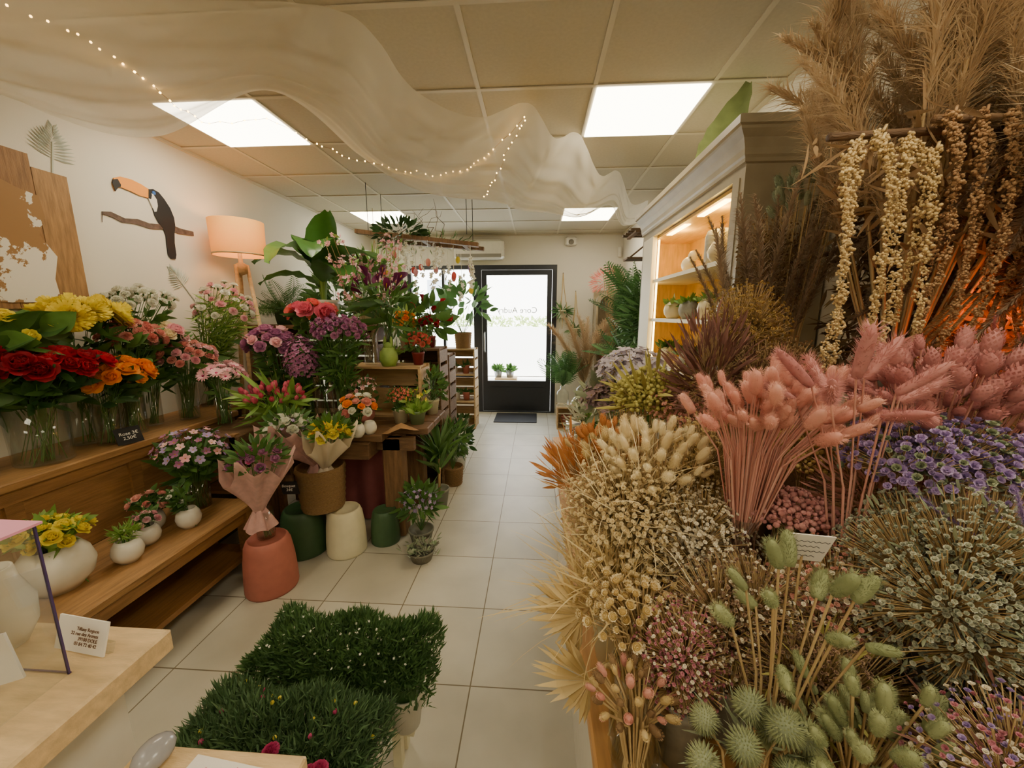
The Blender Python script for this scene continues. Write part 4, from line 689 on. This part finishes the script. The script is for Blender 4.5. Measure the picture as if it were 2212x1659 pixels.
def amaranth(tops,m):
    b=MB()
    for (x,y,z,L) in tops:
        n=int(L/.0085); u=np.linspace(0,1,n); a=random.random()*6.28; px=x+.022*np.sin(u*2.2)*math.cos(a)+.006*np.sin(u*7+a); py=y-.03*np.sin(u*2.2)+.01*np.sin(u*6+y*9); pz=z+.05*np.sin(np.minimum(u*6,3.14))-L*u
        rr=(.0105+.004*np.sin(u*60+a)+.004*rng.random(n))*(1-.4*u); b.inst(LUMP,np.stack([px,py,pz],1)+rng.normal(size=(n,3))*.002,rng.normal(size=(n,3))*.4+[0,0,1],rr*2,[m]); b.tube([(x+.04,y+.05,z-.05),(x+.02,y+.02,z+.02),(x,y,z)],.003,5,m)
    return b
ag=M('amaranth_gold',(218,194,142),(184,154,102),.9); ab_=M('amaranth_brown',(182,146,104),(146,108,72),.9)
b=amaranth([(.645+.026*i+random.uniform(-.004,.004),.90+.035*(i%2),1.95+.02*(i%2)-.03*abs(i-3)/3,[.5,.62,.44,.6,.5,.38,.56,.42][i]) for i in range(7)],ag); b.inst(NLEAF,rng.uniform((.62,.95,1.86),(.86,1.05,2.0),(60,3)),rng.normal(size=(60,3))*[1,1,1]+[0,0,-1],.09,[dbrown]); b.tube([(.63,.96,1.97),(.9,.99,1.99),(1.295,1.0,1.99)],.009,8,dwood); b.obj('hanging_gold_amaranth')
b=amaranth([(.85+.03*i+random.uniform(-.006,.006),.93+.05*(i%2),2.0,[.5,.36,.56,.42,.5,.34,.48,.4,.5,.4,.45][i]) for i in range(11)],ab_); b.inst(NLEAF,rng.uniform((.82,.98,1.75),(1.2,1.1,2.06),(300,3)),rng.normal(size=(300,3))+[0,0,-1],.10,[dbrown]); b.tube([(.84,.96,2.0),(1.295,.97,2.0)],.009,8,dwood); b.obj('hanging_brown_amaranth')
b=MB(); vase(b,(1.05,1.2,1.202),.08,.3,'pot',st)
n=40; pl_=np.stack([rng.uniform(.84,1.2,n),rng.uniform(.95,1.35,n),rng.uniform(1.75,2.25,n)],1); b.inst(PLUME,pl_,rng.normal(size=(n,3))*[.35,.35,.1]+[-.1,-.05,1.1],rng.uniform(.34,.55,n),[pamp],keep=.6); b.seg((1.05,1.2,1.3),pl_,.004,tan); b.obj('pampas_grass')
b=MB(); n=3400; L3=rng.uniform((1.1,.5,1.35),(1.27,1.6,2.12),(n,3)); b.inst(SLEAF,L3,rng.normal(size=(n,3))*[1,.7,.6]+[-.3,0,-.6],.08,[M('hanging_leaf_brown',(150,124,88),(102,80,56),.9,trans=.1)]); L3=rng.uniform((1.05,.5,1.6),(1.22,1.5,2.1),(60,3)); b.inst(PLUME2,L3,rng.normal(size=(60,3))*[.4,.4,.2]+[-.25,0,-1],.3,[pampd]); b.box((1.26,.4,2.08),(1.295,1.7,2.12),dwood); b.obj('hanging_dried_foliage')
b=MB(); vase(b,(1.08,1.02,1.202),.09,.22,'basket',None); b.ell((1.08,1.02,1.48),.04,10,12,M('amber_bulb',(255,120,30),None,.5,emit=(255,105,25),es=9))
for i in range(22):
    a=i*.2856; b.tube([(1.08+.09*math.cos(a),1.02+.09*math.sin(a),1.40),(1.08+.11*math.cos(a+.5),1.02+.11*math.sin(a+.5),1.52),(1.08+.04*math.cos(a+1),1.02+.04*math.sin(a+1),1.64)],.005,5,wicker)
b.obj('amber_wicker_lamp')
bunch('pink_phalaris',(.79,.77,1.42),(.2,.12,.11),120,PHAL,.042,[dpink2],up=.8,stem=dpink); bunch('pink_feather_grass',(.50,.64,1.45),(.09,.06,.05),9,SLAG,.085,[dpink2],up=.4,base=(.58,.68,.952),stem=dpink,vr=.03)
bunch('pink_dyed_pampas',(1.02,.86,1.36),(.14,.1,.12),26,PLUME2,.12,[dpink2],up=.8,base=(1.05,.9,1.202))
bunch('purple_statice',(.7,.68,1.34),(.17,.12,.08),1000,PUFF,.018,[[statice],[statice],[statice],[dsage]],leaf=None); bunch('pink_achillea',(.5,.74,1.2),(.09,.08,.05),800,BALL,.010,[dpink2],zmin=0)
bunch('dried_ochre_flowers',(.66,.92,1.25),(.08,.08,.09),500,BALL,.012,[dgold],kind=('basket',None)); bunch('dried_dusty_pink_foliage',(.74,.82,1.22),(.12,.1,.12),600,NLEAF,.045,[dpink],zmin=-.8)
bunch('grey_limonium_bush',(.66,.55,1.19),(.19,.15,.16),6500,PUFF,.0095,[dgrey],zmin=-.9,leaf=(SLEAF,1400,.024,dsage)); bunch('grey_limonium_bush',(.78,.42,1.12),(.2,.15,.2),4200,PUFF,.0095,[dgrey],zmin=-.9,leaf=(SLEAF,900,.024,dsage))
bunch('white_gypsophila',(.34,.76,1.13),(.12,.1,.12),2200,PUFF,.010,[gypw],zmin=-.8); bunch('brown_gypsophila',(.37,.62,1.06),(.14,.1,.13),2400,PUFF,.008,[[gypb],[gypw],[gypb]],zmin=-.8,leaf=(NLEAF,200,.04,dbrown))
bunch('pink_gypsophila',(.25,.58,1.02),(.08,.08,.1),1600,PUFF,.0075,[[gypp],[gypp],[gypw]],zmin=-.8); bunch('pale_pink_gypsophila',(.52,.62,1.12),(.12,.09,.1),1600,PUFF,.010,[[dpink],[gypw]],zmin=-.8)
bunch('brown_phalaris',(.16,.53,.98),(.06,.05,.05),44,PHAL,.022,[[dbrown],[dstraw],[dpink]],base=(.17,.52,.752),kind=('glass',None),vr=.04,vh=.13)
bunch('green_bunny_tail_grass',(.34,.46,1.19),(.09,.05,.09),12,LAG,.044,[dgreen2],up=.3,base=(.36,.5,.752)); bunch('echinops_thistles',(.29,.42,1.04),(.08,.04,.06),9,SPIKE,.045,[dgreen2,dsage],base=(.3,.45,.752),up=.2,svar=.1,leaf=(NLEAF,60,.04,dsage))
bunch('olive_bunny_tails',(.42,.42,1.03),(.12,.08,.12),70,LAG,.036,[dgreen2],base=(.44,.45,.752)); bunch('purple_pink_statice',(.55,.38,1.08),(.12,.08,.1),1300,PUFF,.009,[[gypp],[gypw],[statice]],base=(.6,.4,.952),leaf=(NLEAF,100,.04,dburg),zmin=-.8)
bunch('lilac_feather_grass',(.66,.5,1.28),(.05,.05,.04),7,PLUME2,.08,[statice],base=(.7,.5,.952))
G('dusky_gypsophila',(.45,.54,1.02),(.14,.08,.12),2000,.008,gypb,zmin=-.9,leaf=(NLEAF,200,.04,dolive))
b=MB(); b.obox((.42,.57,1.235),(1,.05,-.1),(0,1,.3),(.1,-.3,1),(.036,.001,.027),paper)
for k in range(4):
    z=.016-.010*k; o=A([.42,.567,1.235])+A([.1,-.3,1])*z/1.05; b.tube([o+A([1,.05,-.1])*q+A([0,-.002,.001*math.sin(q*700)]) for q in np.linspace(-.028,.028-.012*(k%2),30)],.0005,4,inkd)
b.seg((.42,.575,1.0),(.42,.575,1.22),.002,tan); b.obj('handwritten_note')
b=MB(); vase(b,(.2,.5,.752),.035,.13,'bottle',glass); b.obj('glass_bottle_vase')
b=MB(); b.box((.25,2.62,0),(.55,3.1,.74),white,.3,.01); b.obj('white_plinth'); b=MB(); b.lathe([(.13*math.cos(a),.13*math.sin(a)) for a in np.linspace(-.3,1.57,12)],(.38,2.8,.90),24,glass); b.lathe([(.001,0),(.13,0),(.13,.02),(.001,.02)],(.38,2.8,.741),24,black); vase(b,(.38,2.8,.762),.05,.08,'pot',slate); b.inst(LEAF,np.repeat([[.38,2.8,.84]],25,0),rng.normal(size=(25,3))*[1,1,.4]+[0,0,.7],.09,[lgreen]); b.obj('glass_dome_terrarium')
bush('leafy_display_plant',(.42,2.45,.751),.08,.16,'pot',slate,1.02,(.15,.13,.12),120,.08,dsage); bush('leafy_display_plant',(.55,2.15,.751),.08,.2,'pot',dbrown2,1.1,(.15,.15,.16),140,.09,green)
bush('grey_foliage_plant',(.3,2.1,.751),.07,.16,'pot',st,.98,(.12,.12,.12),120,.08,dgrey,SLEAF)
# ---------------------------------------------------------------- drape and fairy lights
vo=clear('sheer_voile',(1,.99,.97),mixcol=lin((248,244,232)),alpha=.48)
EA=[(0,(-2.45,.9,2.785)),(.1,(-1.9,1.25,2.70)),(.22,(-1.35,1.5,2.70)),(.34,(-.79,1.75,2.79)),(.41,(-.58,1.97,2.62)),(.48,(-.32,2.2,2.60)),(.56,(-.06,2.47,2.79)),(.62,(.1,2.68,2.69)),(.68,(.27,2.85,2.78)),(.76,(.47,3.2,2.64)),(.84,(.68,3.56,2.78)),(.92,(.9,4.0,2.64)),(1,(1.17,4.44,2.79))]
EB=[(0,(-2.62,1.7,2.74)),(.1,(-2.3,1.85,2.52)),(.18,(-1.9,2.0,2.47)),(.3,(-1.42,2.2,2.77)),(.4,(-1.1,2.5,2.55)),(.5,(-.82,2.8,2.44)),(.6,(-.3,3.1,2.42)),(.7,(.02,3.4,2.42)),(.78,(.35,3.6,2.44)),(.85,(.64,3.75,2.56)),(.92,(.85,4.2,2.50)),(1,(1.15,4.6,2.7))]
def cr(E,u):
    us=[e[0] for e in E]; i=max(0,min(len(E)-2,int(np.searchsorted(us,u))-1)); t=(u-us[i])/(us[i+1]-us[i]); p=[A(E[max(0,min(len(E)-1,k))][1],float) for k in(i-1,i,i+1,i+2)]
    return .5*(2*p[1]+(p[2]-p[0])*t+(2*p[0]-5*p[1]+4*p[2]-p[3])*t*t+(3*p[1]-p[0]-3*p[2]+p[3])*t**3)
b=MB(); P=[]
pins=[.34,.56,.68,.84,1.0]
for u in np.linspace(0,1,280):
    a,c=cr(EA,u),cr(EB,u); row=[]; k0=min(pins,key=lambda q:abs(u-q)); near=abs(u-k0)
    for v in np.linspace(0,1,44):
        p=a*(1-v)+c*v; bulge=math.sin(math.pi*v); p=p-A([0,0,.09*bulge*(1+.25*math.sin(u*19+1))])
        fold=.008*math.sin(v*22+u*5)+.004*math.sin(v*47-u*17); rad_=.014*math.sin((u-k0)/(.018+.10*v)*4)*math.exp(-near/.09)*min(1,v*4+.15); p=p+A([.3,.3,1])*(fold*(.25+bulge*.8)+rad_); p[2]=min(p[2],2.792); row.append(p)
    P.append(row)
b.grid(A(P),vo); b.obj('sheer_ceiling_drape')
fl=M('fairy_bulb',(255,220,150),None,.4,emit=(255,195,100),es=22); b=MB()
path=[(-2.15,1.3,2.66),(-1.95,1.42,2.68),(-1.75,1.55,2.64),(-1.64,1.64,2.57),(-1.60,1.78,2.49),(-1.55,1.9,2.47),(-1.38,2.1,2.58),(-1.24,2.3,2.54),(-1.1,2.42,2.50),(-.88,2.5,2.47),(-.67,2.6,2.46),(-.45,2.62,2.50),(-.30,2.58,2.57),(-.06,2.44,2.72),(-.17,2.52,2.58),(-.28,2.68,2.46),(-.38,2.86,2.40)]
pp=A(path); us=np.linspace(0,len(pp)-1,84); pts=A([[np.interp(u,range(len(pp)),pp[:,k]) for k in range(3)] for u in us]); pts+=rng.normal(size=pts.shape)*.006
b.tube(pts,.0010,4,M('copper_wire',(190,150,90),None,.4,metal=1)); b.inst(BALL,pts,(0,0,1),.009,[fl]); b.obj('fairy_lights')
# ---------------------------------------------------------------- lights, world, camera
def light(name,kind,loc,e,col,size=.2,rot=None):
    l=bpy.data.lights.new(name,kind); l.energy=e; l.color=lin(col); o=bpy.data.objects.new(name,l); C.objects.link(o); o.location=loc
    if kind=='POINT': l.shadow_soft_size=size
    if kind=='SUN': l.angle=.02
    if rot: o.rotation_euler=rot
    return o
light('floor_lamp_light','POINT',(-2.36,3.05,2.2),4.5,(255,175,90),.05); light('amber_lamp_light','POINT',(1.08,.98,1.58),1.6,(255,115,35),.04)
light('cabinet_light','POINT',(1.0,2.3,2.12),3.5,(255,210,105),.05); light('cabinet_light','POINT',(1.0,2.9,2.12),3.5,(255,210,105),.05)
light('sun','SUN',(0,0,10),22,(255,250,242),rot=(math.radians(50),0,math.radians(10)))
w=bpy.data.worlds.new('world'); bpy.context.scene.world=w; w.use_nodes=True; w.node_tree.nodes['Background'].inputs[0].default_value=(.92,.96,1,1); w.node_tree.nodes['Background'].inputs[1].default_value=8
cam=bpy.data.cameras.new('camera'); co=bpy.data.objects.new('camera',cam); C.objects.link(co); cam.lens=831/2212*36; cam.clip_start=.02
co.location=(0,0,1.59); co.rotation_euler=(math.radians(90-10.2),0,math.radians(3.6)); bpy.context.scene.camera=co
